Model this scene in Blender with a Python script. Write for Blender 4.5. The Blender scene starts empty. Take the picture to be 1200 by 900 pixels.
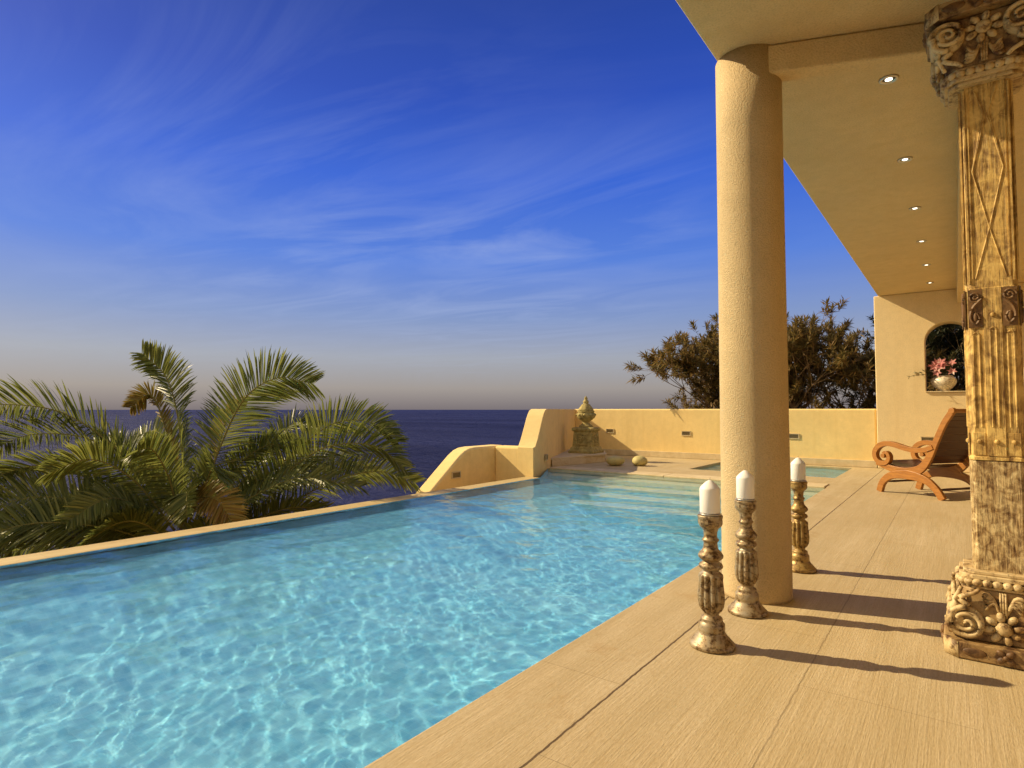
import bpy, bmesh, math, random
import numpy as np
from mathutils import Vector, Matrix
PI = math.pi
R = math.radians
scene = bpy.context.scene
C = scene.collection

# ------------------------------------------------------------------ helpers
def tag(o, label=None, cat=None, group=None, kind=None):
    if label: o['label'] = label
    if cat: o['category'] = cat
    if group: o['group'] = group
    if kind: o['kind'] = kind
    return o

def thing(name, label, cat, loc=(0, 0, 0), rz=0.0, group=None):
    o = bpy.data.objects.new(name, None)
    o.empty_display_size = 0.1
    C.objects.link(o)
    o.location = loc
    o.rotation_euler = (0, 0, rz)
    return tag(o, label, cat, group)

def obj(name, bm, m, parent=None, smooth=False, bevel=0.0, seg=2, loc=None, angle=30):
    me = bpy.data.meshes.new(name)
    bmesh.ops.recalc_face_normals(bm, faces=bm.faces[:])
    if smooth:
        for f in bm.faces: f.smooth = True
    bm.to_mesh(me); bm.free()
    for mm in (m if isinstance(m, (list, tuple)) else [m]): me.materials.append(mm)
    o = bpy.data.objects.new(name, me)
    C.objects.link(o)
    if parent: o.parent = parent
    if loc: o.location = loc
    if bevel:
        b = o.modifiers.new('bevel', 'BEVEL')
        b.width = bevel; b.segments = seg; b.limit_method = 'ANGLE'; b.angle_limit = R(angle)
        if seg > 1:
            for p in me.polygons: p.use_smooth = True
            b.harden_normals = True
    return o

def copy_tree(o, parent=None):
    c = o.copy(); C.objects.link(c)
    if parent: c.parent = parent
    for ch in list(o.children): copy_tree(ch, c)
    return c

def NB(): return bmesh.new()

def box(bm, x0, x1, y0, y1, z0, z1, M=None):
    vs = [bm.verts.new(p) for p in ((x0,y0,z0),(x1,y0,z0),(x1,y1,z0),(x0,y1,z0),(x0,y0,z1),(x1,y0,z1),(x1,y1,z1),(x0,y1,z1))]
    if M is not None:
        for v in vs: v.co = M @ v.co
    for f in ((0,3,2,1),(4,5,6,7),(0,1,5,4),(1,2,6,5),(2,3,7,6),(3,0,4,7)):
        bm.faces.new([vs[i] for i in f])

def prism(bm, poly, M, t):
    """2-D polygon in the local xy plane, thickened to z=t, then placed by M"""
    a = [bm.verts.new(M @ Vector((x, y, 0))) for x, y in poly]
    b = [bm.verts.new(M @ Vector((x, y, t))) for x, y in poly]
    n = len(poly)
    bm.faces.new(a[::-1]); bm.faces.new(b)
    for i in range(n): bm.faces.new((a[i], a[(i+1) % n], b[(i+1) % n], b[i]))

def ribbon(bm, pts, ws, M, t):
    """a flat strip of varying width along a 2-D path, thickened to t"""
    n = len(pts); L = []; Rr = []
    for i in range(n):
        p = Vector(pts[i]); a = Vector(pts[max(i-1, 0)]); b = Vector(pts[min(i+1, n-1)])
        d = (b - a).normalized(); q = Vector((-d.y, d.x)) * ws[i] / 2
        L.append(p + q); Rr.append(p - q)
    va = [[bm.verts.new(M @ Vector((p.x, p.y, z))) for p in L] for z in (0, t)]
    vb = [[bm.verts.new(M @ Vector((p.x, p.y, z))) for p in Rr] for z in (0, t)]
    for i in range(n-1):
        bm.faces.new((va[0][i], va[0][i+1], vb[0][i+1], vb[0][i]))
        bm.faces.new((va[1][i], vb[1][i], vb[1][i+1], va[1][i+1]))
        bm.faces.new((va[0][i], va[1][i], va[1][i+1], va[0][i+1]))
        bm.faces.new((vb[0][i], vb[0][i+1], vb[1][i+1], vb[1][i]))
    for i in (0, n-1): bm.faces.new((va[0][i], vb[0][i], vb[1][i], va[1][i]))

def spline(ctrl, n):
    """Catmull-Rom through control tuples of any length"""
    P = [np.array(c, float) for c in ctrl]
    P = [2*P[0]-P[1]] + P + [2*P[-1]-P[-2]]
    out = []
    m = len(P) - 3
    for k in range(n):
        u = k / (n-1) * m; i = min(int(u), m-1); t = u - i
        a, b, c, d = P[i:i+4]
        out.append(0.5*((2*b) + (c-a)*t + (2*a-5*b+4*c-d)*t*t + (3*b-a-3*c+d)*t**3))
    return out

def tube(bm, pts, rad, n=8, cap=True, M=None):
    pts = [Vector(p) for p in pts]
    rings = []
    ref = Vector((0, 0, 1))
    for i, p in enumerate(pts):
        d = (pts[min(i+1, len(pts)-1)] - pts[max(i-1, 0)])
        d = d.normalized() if d.length > 1e-9 else Vector((0, 0, 1))
        r0 = ref if abs(d.dot(ref)) < 0.95 else Vector((1, 0, 0))
        x = d.cross(r0).normalized(); y = d.cross(x).normalized()
        r = rad[i] if isinstance(rad, (list, tuple)) else rad
        ring = []
        for k in range(n):
            q = p + (x*math.cos(2*PI*k/n) + y*math.sin(2*PI*k/n))*r
            ring.append(bm.verts.new(M @ q if M is not None else q))
        rings.append(ring)
    for a, b in zip(rings, rings[1:]):
        for k in range(n): bm.faces.new((a[k], a[(k+1) % n], b[(k+1) % n], b[k]))
    if cap:
        bm.faces.new(rings[0][::-1]); bm.faces.new(rings[-1])

def lathe(bm, prof, n=32, rf=None, c=(0, 0, 0)):
    rings = []
    for r, z in prof:
        ring = []
        for k in range(n):
            a = 2*PI*k/n
            rr = rf(r, z, a) if rf else r
            ring.append(bm.verts.new((c[0]+rr*math.cos(a), c[1]+rr*math.sin(a), c[2]+z)))
        rings.append(ring)
    for a, b in zip(rings, rings[1:]):
        for k in range(n): bm.faces.new((a[k], a[(k+1) % n], b[(k+1) % n], b[k]))
    bm.faces.new(rings[0][::-1]); bm.faces.new(rings[-1])

def ball(bm, c, s, M=None, u=12, v=8, R3=None):
    m = Matrix.Translation(c) @ (R3.to_4x4() if R3 is not None else Matrix.Identity(4)) @ Matrix.Diagonal((*s, 1))
    if M is not None: m = M @ m
    r = bmesh.ops.create_uvsphere(bm, u_segments=u, v_segments=v, radius=1, matrix=m)
    for vv in r['verts']:
        for f in vv.link_faces: f.smooth = True

def plate(bm, outer, holes, t, M):
    """2-D outline with holes, thickened"""
    edges = []
    for loop in [outer] + holes:
        vs = [bm.verts.new((x, y, 0)) for x, y in loop]
        for i in range(len(vs)): edges.append(bm.edges.new((vs[i], vs[(i+1) % len(vs)])))
    r = bmesh.ops.triangle_fill(bm, use_beauty=True, use_dissolve=True, edges=edges)
    fs = [f for f in r['geom'] if isinstance(f, bmesh.types.BMFace)]
    ex = bmesh.ops.extrude_face_region(bm, geom=fs)
    for v in [g for g in ex['geom'] if isinstance(g, bmesh.types.BMVert)]: v.co.z += t
    bmesh.ops.transform(bm, matrix=M, verts=bm.verts[:])

# ------------------------------------------------------------------ node helpers
class NT:
    def __init__(s, tree): s.t = tree; s.n = tree.nodes; s.l = tree.links
    def add(s, typ, **kw):
        n = s.n.new(typ)
        for k, v in kw.items():
            if k.startswith('i_'):
                key = k[2:]
                key = int(key) if key.isdigit() else key.replace('_', ' ')
                s.put(n.inputs[key], v)
            else: setattr(n, k, v)
        return n
    def put(s, sock, v):
        if isinstance(v, bpy.types.NodeSocket): s.l.new(v, sock)
        elif isinstance(v, bpy.types.Node): s.l.new(v.outputs[0], sock)
        else: sock.default_value = v
    def math(s, op, a, b=0.0, c=None):
        n = s.n.new('ShaderNodeMath'); n.operation = op
        s.put(n.inputs[0], a); s.put(n.inputs[1], b)
        if c is not None: s.put(n.inputs[2], c)
        return n.outputs[0]
    def mix(s, f, a, b, mode='MIX'):
        n = s.n.new('ShaderNodeMix'); n.data_type = 'RGBA'; n.blend_type = mode
        s.put(n.inputs[0], f); s.put(n.inputs[6], a); s.put(n.inputs[7], b)
        return n.outputs[2]
    def ramp(s, f, stops, interp='LINEAR'):
        n = s.n.new('ShaderNodeValToRGB'); s.put(n.inputs[0], f)
        cr = n.color_ramp; cr.interpolation = interp
        while len(cr.elements) < len(stops): cr.elements.new(0.5)
        for e, (p, c) in zip(cr.elements, stops):
            e.position = p
            e.color = (c, c, c, 1) if isinstance(c, (int, float)) else (*c[:3], 1)
        return n.outputs[0]
    def noise(s, vec, scale, detail=4, rough=0.55, dist=0.0):
        n = s.n.new('ShaderNodeTexNoise')
        if vec is not None: s.put(n.inputs['Vector'], vec)
        n.inputs['Scale'].default_value = scale; n.inputs['Detail'].default_value = detail
        n.inputs['Roughness'].default_value = rough; n.inputs['Distortion'].default_value = dist
        return n.outputs[0]
    def mapping(s, vec, sc=(1, 1, 1), rot=(0, 0, 0), loc=(0, 0, 0)):
        n = s.n.new('ShaderNodeMapping'); s.put(n.inputs[0], vec)
        n.inputs['Scale'].default_value = sc; n.inputs['Rotation'].default_value = rot; n.inputs['Location'].default_value = loc
        return n.outputs[0]
    def bump(s, h, strength, dist=0.01, nrm=None):
        n = s.n.new('ShaderNodeBump'); s.put(n.inputs['Height'], h)
        n.inputs['Strength'].default_value = strength; n.inputs['Distance'].default_value = dist
        if nrm is not None: s.put(n.inputs['Normal'], nrm)
        return n.outputs[0]

def newmat(name):
    m = bpy.data.materials.new(name); m.use_nodes = True
    t = NT(m.node_tree); t.n.clear()
    out = t.add('ShaderNodeOutputMaterial')
    p = t.add('ShaderNodeBsdfPrincipled')
    t.l.new(p.outputs[0], out.inputs[0])
    tc = t.add('ShaderNodeTexCoord').outputs['Object']
    return m, t, p, out, tc

def plaster(name, col, grain=90, depth=0.004, mott=0.12, strength=0.6, fine=True):
    m, t, p, out, tc = newmat(name)
    big = t.noise(tc, 1.3, 5, 0.6)
    mid = t.noise(tc, 9, 4, 0.6)
    a = tuple(c*(1-mott) for c in col); b = tuple(min(1, c*(1+mott)) for c in col)
    c1 = t.mix(t.ramp(big, [(0.3, 0.0), (0.7, 1.0)]), (*a, 1), (*b, 1))
    c2 = t.mix(t.math('MULTIPLY', t.ramp(mid, [(0.35, 1.0), (0.6, 0.0)]), 0.35), c1, (*(c*0.82 for c in col), 1))
    g = t.noise(tc, grain, 3, 0.65)
    g2 = t.noise(tc, grain*0.33, 3, 0.6)
    h = t.math('ADD', g, t.math('MULTIPLY', g2, 0.25))
    c3 = t.mix(t.math('MULTIPLY', t.ramp(g, [(0.3, 1.0), (0.55, 0.0)]), 0.55 if fine else 0.12), c2, (*(c*0.6 for c in col), 1))
    stk = t.noise(t.mapping(tc, (3.2, 3.2, 0.22)), 1.6, 5, 0.65)
    c3 = t.mix(t.math('MULTIPLY', t.ramp(stk, [(0.50, 0.0), (0.70, 1.0)]), 0.28), c3, (*(c*k for c, k in zip(col, (0.80, 0.74, 0.62))), 1))
    t.put(p.inputs['Base Color'], c3)
    p.inputs['Roughness'].default_value = 0.9
    p.inputs['Specular IOR Level'].default_value = 0.2
    t.put(p.inputs['Normal'], t.bump(h, strength, depth))
    return m

MAT = {}
MAT['roughcast'] = plaster('roughcast plaster', (0.61, 0.465, 0.255), 120, 0.0075, 0.10, 0.9)
MAT['ceiling'] = plaster('ceiling plaster', (0.76, 0.57, 0.285), 90, 0.010, 0.06, 0.9)
MAT['ochre'] = plaster('ochre plaster', (0.88, 0.66, 0.28), 40, 0.004, 0.08, 0.3, fine=False)
MAT['endwall'] = plaster('pale plaster', (0.86, 0.68, 0.37), 75, 0.005, 0.05, 0.45)

def travertine(name, col, lines=True, joints=(), wet=0.0):
    m, t, p, out, tc = newmat(name)
    xyz = t.add('ShaderNodeSeparateXYZ'); t.put(xyz.inputs[0], tc)
    X, Y = xyz.outputs[0], xyz.outputs[1]
    st = t.noise(t.mapping(tc, (5, 0.5, 5)), 1.2, 6, 0.65)
    bl = t.noise(tc, 1.1, 5, 0.6, 0.4)
    fine = t.noise(t.mapping(tc, (150, 34, 40)), 1.0, 4, 0.65)
    a = (col[0]*0.86, col[1]*0.84, col[2]*0.78, 1); b = (min(1, col[0]*1.12), col[1]*1.12, col[2]*1.15, 1)
    c = t.mix(t.ramp(st, [(0.35, 0.0), (0.68, 1.0)]), a, b)
    c = t.mix(t.math('MULTIPLY', t.ramp(bl, [(0.42, 1.0), (0.62, 0.0)]), 0.30), c, (col[0]*0.78, col[1]*0.68, col[2]*0.5, 1))
    sp = t.noise(tc, 5.0, 6, 0.7, 0.6)
    c = t.mix(t.math('MULTIPLY', t.ramp(sp, [(0.60, 0.0), (0.70, 1.0)]), 0.22), c, (col[0]*0.62, col[1]*0.45, col[2]*0.25, 1))
    bi = t.math('FLOOR', t.math('DIVIDE', t.math('ADD', X, 1.10), 0.57))
    yy = t.math('ADD', t.math('DIVIDE', Y, 1.62), t.math('MULTIPLY', bi, 0.37))
    cid = t.add('ShaderNodeCombineXYZ'); t.put(cid.inputs[0], bi); t.put(cid.inputs[1], t.math('FLOOR', yy))
    wn = t.add('ShaderNodeTexWhiteNoise'); t.put(wn.inputs[0], cid.outputs[0])
    c = t.mix(t.math('MULTIPLY', wn.outputs[0], 0.38 if lines else 0.25), c, (col[0]*0.82, col[1]*0.78, col[2]*0.70, 1))
    splash = t.math('MULTIPLY', t.ramp(t.noise(tc, 3.4, 7, 0.72, 0.8), [(0.54, 0.0), (0.63, 1.0)]), t.ramp(t.math('MULTIPLY', X, -1.0), [(0.98, 0.15), (1.0, 1.0)]))
    c = t.mix(t.math('MULTIPLY', splash, 0.42), c, (col[0]*0.70, col[1]*0.55, col[2]*0.36, 1))
    fy = t.math('FRACT', yy)
    cross = t.math('MULTIPLY', t.math('LESS_THAN', fy, 0.0022), 0.55 if lines else 0.3)
    c = t.mix(cross, c, (0.12, 0.078, 0.034, 1))
    h = fine
    if lines:
        ln = t.noise(t.mapping(tc, (120, 2.6, 1)), 1.0, 4, 0.62)
        ln2 = t.noise(t.mapping(tc, (34, 1.1, 1)), 1.0, 5, 0.65)
        h = t.math('ADD', t.math('MULTIPLY', ln, 1.1), t.math('MULTIPLY', fine, 0.9))
        c = t.mix(t.math('MULTIPLY', t.ramp(ln, [(0.36, 1.0), (0.56, 0.0)]), 0.30), c, (col[0]*0.62, col[1]*0.53, col[2]*0.37, 1))
        c = t.mix(t.math('MULTIPLY', t.ramp(ln2, [(0.40, 1.0), (0.60, 0.0)]), 0.22), c, (col[0]*0.74, col[1]*0.66, col[2]*0.50, 1))
        c = t.mix(t.math('MULTIPLY', t.ramp(fine, [(0.32, 1.0), (0.58, 0.0)]), 0.45), c, (col[0]*0.62, col[1]*0.54, col[2]*0.38, 1))
    jm = None
    for (jx, w, dark) in joints:
        wobj = t.math('ADD', X, t.math('MULTIPLY', t.math('SUBTRACT', t.noise(t.mapping(tc, (3, 4, 1)), 4.0, 4), 0.5), 0.012))
        d = t.math('ABSOLUTE', t.math('SUBTRACT', wobj, jx))
        k = t.math('MULTIPLY', t.math('LESS_THAN', d, w), dark)
        jm = k if jm is None else t.math('MAXIMUM', jm, k)
    if jm is not None:
        c = t.mix(jm, c, (0.10, 0.062, 0.026, 1))
        h = t.math('SUBTRACT', h, t.math('MULTIPLY', jm, 2.0))
    t.put(p.inputs['Base Color'], c)
    p.inputs['Roughness'].default_value = 0.72
    p.inputs['Specular IOR Level'].default_value = 0.3
    t.put(p.inputs['Normal'], t.bump(h, 0.7, 0.003))
    return m
MAT['deck'] = travertine('combed travertine', (0.555, 0.458, 0.278), True,
                         [(-1.10, 0.0045, 0.95), (-0.53, 0.0030, 0.40), (0.62, 0.003, 0.6), (1.19, 0.003, 0.6), (1.76, 0.003, 0.6), (2.33, 0.003, 0.6)])
MAT['coping'] = travertine('smooth travertine', (0.53, 0.41, 0.19), False)
MAT['plinth'] = travertine('pale travertine', (0.66, 0.55, 0.34), False)

def simple(name, col, rough=0.5, metal=0.0, spec=0.5, var=0.0, scale=20, bump=0.0, bd=0.003):
    m, t, p, out, tc = newmat(name)
    if var:
        n = t.noise(tc, scale, 5, 0.6)
        t.put(p.inputs['Base Color'], t.mix(t.ramp(n, [(0.3, 0.0), (0.7, 1.0)]), (*(c*(1-var) for c in col), 1), (*(min(1, c*(1+var)) for c in col), 1)))
    else: p.inputs['Base Color'].default_value = (*col, 1)
    p.inputs['Roughness'].default_value = rough; p.inputs['Metallic'].default_value = metal
    p.inputs['Specular IOR Level'].default_value = spec
    if bump: t.put(p.inputs['Normal'], t.bump(t.noise(tc, scale*2, 4, 0.6), bump, bd))
    return m

def weathered(name, light, mid, dark, stretch=0.12, scale=26, amount=0.5, bump=0.6, rough=0.55, metal=0.0, bd=0.006, soft=0.05):
    """old gilded / painted wood: pale ground worn through to dark timber along the grain"""
    m, t, p, out, tc = newmat(name)
    v = t.mapping(tc, (1, 1, stretch))
    n1 = t.noise(v, scale, 8, 0.68, 0.5)
    n2 = t.noise(v, scale*2.7, 6, 0.7)
    n3 = t.noise(tc, scale*0.28, 5, 0.65, 0.8)
    c = t.mix(t.ramp(n3, [(0.35, 0.0), (0.65, 1.0)]), (*light, 1), (*mid, 1))
    wear = t.math('ADD', t.math('MULTIPLY', n1, 0.62), t.math('MULTIPLY', n3, 0.38))
    k = t.ramp(wear, [(amount-soft, 0.0), (amount+soft, 1.0)])
    c = t.mix(k, c, (*dark, 1))
    k2 = t.ramp(n2, [(0.57, 0.0), (0.66, 1.0)])
    c = t.mix(t.math('MULTIPLY', k2, 0.7), c, (*(d*0.7 for d in dark), 1))
    t.put(p.inputs['Base Color'], c)
    p.inputs['Roughness'].default_value = rough; p.inputs['Metallic'].default_value = metal
    p.inputs['Specular IOR Level'].default_value = 0.4
    h = t.math('SUBTRACT', t.math('MULTIPLY', n2, 0.5), t.math('MULTIPLY', k, 0.5))
    t.put(p.inputs['Normal'], t.bump(h, bump, bd))
    return m
MAT['oldwood'] = weathered('worn gilded timber', (0.76, 0.54, 0.18), (0.54, 0.33, 0.085), (0.12, 0.055, 0.015), 0.07, 60, 0.56, soft=0.09)
MAT['oldwood2'] = weathered('stripped gilded timber', (0.70, 0.56, 0.29), (0.44, 0.28, 0.10), (0.085, 0.038, 0.012), 0.10, 85, 0.535, soft=0.09)
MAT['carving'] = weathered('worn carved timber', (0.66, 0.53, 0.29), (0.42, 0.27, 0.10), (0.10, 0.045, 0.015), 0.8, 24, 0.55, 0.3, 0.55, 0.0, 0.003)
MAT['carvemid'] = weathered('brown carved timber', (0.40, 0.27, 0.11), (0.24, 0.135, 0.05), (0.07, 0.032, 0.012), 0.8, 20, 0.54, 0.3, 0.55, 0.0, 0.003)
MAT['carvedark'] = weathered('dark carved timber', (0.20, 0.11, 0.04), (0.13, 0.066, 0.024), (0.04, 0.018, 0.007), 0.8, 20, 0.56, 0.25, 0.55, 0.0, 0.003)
MAT['holder'] = weathered('worn silver gilt wood', (0.40, 0.34, 0.23), (0.34, 0.22, 0.08), (0.075, 0.038, 0.014), 1.4, 42, 0.535, 0.4, 0.42, 0.30, 0.002)
MAT['holdergold'] = weathered('worn gold gilt wood', (0.42, 0.29, 0.10), (0.33, 0.20, 0.055), (0.075, 0.036, 0.012), 1.4, 42, 0.535, 0.4, 0.42, 0.30, 0.002)
MAT['stone'] = simple('mossy carved stone', (0.37, 0.30, 0.115), 0.9, 0, 0.2, 0.4, 14, 0.8, 0.012)
MAT['boulder'] = simple('smooth pale stone', (0.50, 0.42, 0.16), 0.6, 0, 0.35, 0.14, 9, 0.15)
MAT['metaltrim'] = simple('brushed steel', (0.55, 0.53, 0.48), 0.35, 0.9)
MAT['bezel'] = simple('dark bronze bezel', (0.05, 0.035, 0.02), 0.5, 0.4)
MAT['frosted'] = simple('frosted glass', (0.22, 0.17, 0.08), 0.3, 0, 0.5)
MAT['ceramic'] = simple('mosaic shell vase', (0.66, 0.58, 0.42), 0.25, 0.0, 0.6, 0.5, 34, 0.7, 0.008)
MAT['bark'] = simple('grey brown stem', (0.30, 0.20, 0.10), 0.9, 0, 0.2, 0.35, 12, 0.5)
MAT['soil'] = simple('garden soil', (0.07, 0.05, 0.03), 1.0, 0, 0.1, 0.4, 3, 0.8, 0.05)

m, t, p, out, tc = newmat('candle wax'); MAT['wax'] = m
t.put(p.inputs['Base Color'], t.mix(t.noise(tc, 9, 3), (0.82, 0.81, 0.76, 1), (0.87, 0.86, 0.82, 1)))
p.inputs['Roughness'].default_value = 0.45
p.inputs['Subsurface Weight'].default_value = 0.2
p.inputs['Subsurface Radius'].default_value = (0.012, 0.010, 0.008)
p.inputs['Subsurface Scale'].default_value = 0.6
MAT['wick'] = simple('wick', (0.25, 0.22, 0.18), 0.9)

def grainwood(name, a, b, rough=0.4):
    m, t, p, out, tc = newmat(name)
    n = t.noise(t.mapping(tc, (3, 22, 22)), 2.2, 6, 0.65, 0.8)
    n2 = t.noise(t.mapping(tc, (2, 60, 60)), 2.0, 3, 0.6)
    c = t.mix(t.ramp(n, [(0.3, 0.0), (0.7, 1.0)]), (*a, 1), (*b, 1))
    t.put(p.inputs['Base Color'], c)
    p.inputs['Roughness'].default_value = rough
    t.put(p.inputs['Normal'], t.bump(n2, 0.25, 0.002))
    return m
MAT['teak'] = grainwood('oiled teak', (0.25, 0.095, 0.015), (0.42, 0.18, 0.030))
MAT['darkteak'] = grainwood('dark teak', (0.045, 0.016, 0.007), (0.085, 0.03, 0.011), 0.35)

def leafmat(name, cols, trans=0.35, rough=0.45, spec=0.4):
    m, t, p, out, tc = newmat(name)
    geo = t.add('ShaderNodeNewGeometry')
    c = t.ramp(geo.outputs['Random Per Island'], [(i/(len(cols)-1), x) for i, x in enumerate(cols)])
    n = t.noise(tc, 2.2, 3)
    c = t.mix(t.math('MULTIPLY', t.ramp(n, [(0.4, 0.0), (0.7, 1.0)]), 0.35), c, (*cols[-1], 1))
    t.put(p.inputs['Base Color'], c); p.inputs['Roughness'].default_value = rough
    p.inputs['Specular IOR Level'].default_value = spec
    tr = t.add('ShaderNodeBsdfTranslucent'); t.put(tr.inputs[0], c)
    mx = t.add('ShaderNodeMixShader'); mx.inputs[0].default_value = trans
    t.l.new(p.outputs[0], mx.inputs[1]); t.l.new(tr.outputs[0], mx.inputs[2]); t.l.new(mx.outputs[0], out.inputs[0])
    return m
MAT['palm'] = leafmat('palm leaflets', [(0.095, 0.125, 0.030), (0.145, 0.175, 0.038), (0.21, 0.235, 0.050), (0.30, 0.30, 0.075)], 0.42, 0.42, 0.28)
MAT['palmdry'] = leafmat('dry palm leaflets', [(0.26, 0.17, 0.036), (0.34, 0.23, 0.045), (0.30, 0.25, 0.05)], 0.3, 0.5)
MAT['rachis'] = simple('palm midrib', (0.24, 0.21, 0.06), 0.8, 0, 0.1, 0.2, 8)
MAT['palmtrunk'] = simple('palm trunk fibre', (0.13, 0.08, 0.04), 1.0, 0, 0.1, 0.4, 20, 0.9, 0.02)
MAT['oleander'] = leafmat('oleander leaves', [(0.10, 0.090, 0.028), (0.16, 0.13, 0.040), (0.24, 0.17, 0.052), (0.34, 0.21, 0.068)], 0.45, 0.5)
MAT['ivy'] = leafmat('dark garden leaves', [(0.02, 0.026, 0.012), (0.035, 0.042, 0.016), (0.05, 0.05, 0.02)], 0.15, 0.5)
MAT['sprig'] = leafmat('sprig leaves', [(0.07, 0.08, 0.03), (0.12, 0.11, 0.04)], 0.2)
MAT['petal'] = leafmat('lily petals', [(0.55, 0.16, 0.16), (0.68, 0.30, 0.28), (0.72, 0.50, 0.42)], 0.3)

# pool tile: turquoise mosaic, slightly mottled tile to tile
m, t, p, out, tc = newmat('pool mosaic'); MAT['mosaic'] = m
vor = t.add('ShaderNodeTexVoronoi'); vor.distance = 'CHEBYCHEV'
t.put(vor.inputs['Vector'], tc); vor.inputs['Scale'].default_value = 20; vor.inputs['Randomness'].default_value = 0.0
cell = t.add('ShaderNodeSeparateColor'); t.put(cell.inputs[0], vor.outputs['Color'])
c = t.mix(cell.outputs[0], (0.20, 0.56, 0.76, 1), (0.36, 0.74, 0.90, 1))
edge = t.math('GREATER_THAN', vor.outputs['Distance'], 0.46)
c = t.mix(t.math('MULTIPLY', edge, 0.4), c, (0.52, 0.84, 0.95, 1))
t.put(p.inputs['Base Color'], c); p.inputs['Roughness'].default_value = 0.4
MAT['mosaicdeep'] = simple('teal mosaic riser', (0.26, 0.56, 0.62), 0.4, 0, 0.4, 0.2, 20)
m, t, p, out, tc = newmat('pool step stone'); MAT['stepstone'] = m
t.put(p.inputs['Base Color'], t.mix(t.noise(tc, 4, 4), (0.66, 0.68, 0.54, 1), (0.78, 0.80, 0.66, 1)))
p.inputs['Roughness'].default_value = 0.6

# clear pool water
m, t, p, out, tc = newmat('clear pool water'); MAT['water'] = m
t.n.remove(p)
gl = t.add('ShaderNodeBsdfGlass'); gl.inputs['Color'].default_value = (0.86, 0.97, 1.0, 1)
gl.inputs['Roughness'].default_value = 0.0; gl.inputs['IOR'].default_value = 1.33
nn = t.noise(t.mapping(tc, (1, 1.6, 1)), 9.0, 4, 0.6, 0.6)
t.put(gl.inputs['Normal'], t.bump(nn, 0.10, 0.02))
tp = t.add('ShaderNodeBsdfTransparent'); tp.inputs[0].default_value = (0.88, 0.98, 1.0, 1)
mx = t.add('ShaderNodeMixShader'); mx.inputs[0].default_value = 0.40
t.l.new(gl.outputs[0], mx.inputs[1]); t.l.new(tp.outputs[0], mx.inputs[2]); t.l.new(mx.outputs[0], out.inputs[0])

# open sea
m, t, p, out, tc = newmat('open sea'); MAT['sea'] = m
w1 = t.noise(t.mapping(tc, (0.05, 0.12, 1), (0, 0, R(-35))), 1.0, 8, 0.62, 0.3)
w2 = t.noise(t.mapping(tc, (0.5, 0.9, 1), (0, 0, R(-35))), 1.0, 5, 0.6)
sw = t.noise(t.mapping(tc, (0.0022, 0.007, 1), (0, 0, R(-37))), 1.0, 5, 0.6)
t.put(p.inputs['Base Color'], t.mix(t.ramp(sw, [(0.40, 0.0), (0.60, 1.0)]), (0.011, 0.013, 0.058, 1), (0.025, 0.030, 0.100, 1)))
p.inputs['Roughness'].default_value = 0.55; p.inputs['IOR'].default_value = 1.33
p.inputs['Specular IOR Level'].default_value = 0.09
hh = t.math('ADD', t.math('MULTIPLY', w1, 6.0), w2)
t.put(p.inputs['Normal'], t.bump(hh, 1.0, 1.2))

# lit downlight lamp
m, t, p, out, tc = newmat('lit lamp'); MAT['lamp'] = m
p.inputs['Base Color'].default_value = (1, 0.95, 0.85, 1)
p.inputs['Emission Color'].default_value = (1, 0.9, 0.72, 1); p.inputs['Emission Strength'].default_value = 3.0

# ------------------------------------------------------------------ world, sun, camera
SUN_EL, SUN_AZ = 34.0, math.atan2(-0.959, -0.284)        # azimuth measured from +Y towards +X
w = bpy.data.worlds.new('World'); scene.world = w; w.use_nodes = True
t = NT(w.node_tree); t.n.clear()
wo = t.add('ShaderNodeOutputWorld'); bg = t.add('ShaderNodeBackground'); t.l.new(bg.outputs[0], wo.inputs[0])
sky = t.add('ShaderNodeTexSky'); sky.sky_type = 'NISHITA'; sky.sun_disc = False
sky.sun_elevation = R(SUN_EL); sky.sun_rotation = SUN_AZ % (2*PI); sky.altitude = 20; sky.dust_density = 2.0
tc = t.add('ShaderNodeTexCoord').outputs['Generated']
xyz = t.add('ShaderNodeSeparateXYZ'); t.put(xyz.inputs[0], tc)
z = t.math('MAXIMUM', xyz.outputs[2], 0.0)
def lin(c): return tuple(((v/255+0.055)/1.055)**2.4 if v/255 > 0.04045 else v/255/12.92 for v in c)
grad = t.ramp(z, [(0.0, lin((120, 112, 116))), (0.035, lin((156, 148, 144))), (0.085, lin((158, 162, 174))), (0.15, lin((126, 147, 194))),
                  (0.24, lin((82, 124, 214))), (0.36, lin((50, 97, 208))), (0.47, lin((36, 74, 180))), (0.58, lin((30, 62, 154))), (0.66, lin((40, 66, 156))), (1.0, lin((150, 154, 172)))])  # top of the sky, out of view, lightened as added fill
rear_fill = t.math('SMOOTH_MIN', 1.0, t.math('MAXIMUM', 0.0, t.math('MULTIPLY', xyz.outputs[1], -2.2)), 0.1)
grad = t.mix(t.math('MULTIPLY', rear_fill, 0.9), grad, (*lin((206, 194, 176)), 1))  # unseen sky behind the camera brightened, added as warm fill light
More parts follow.
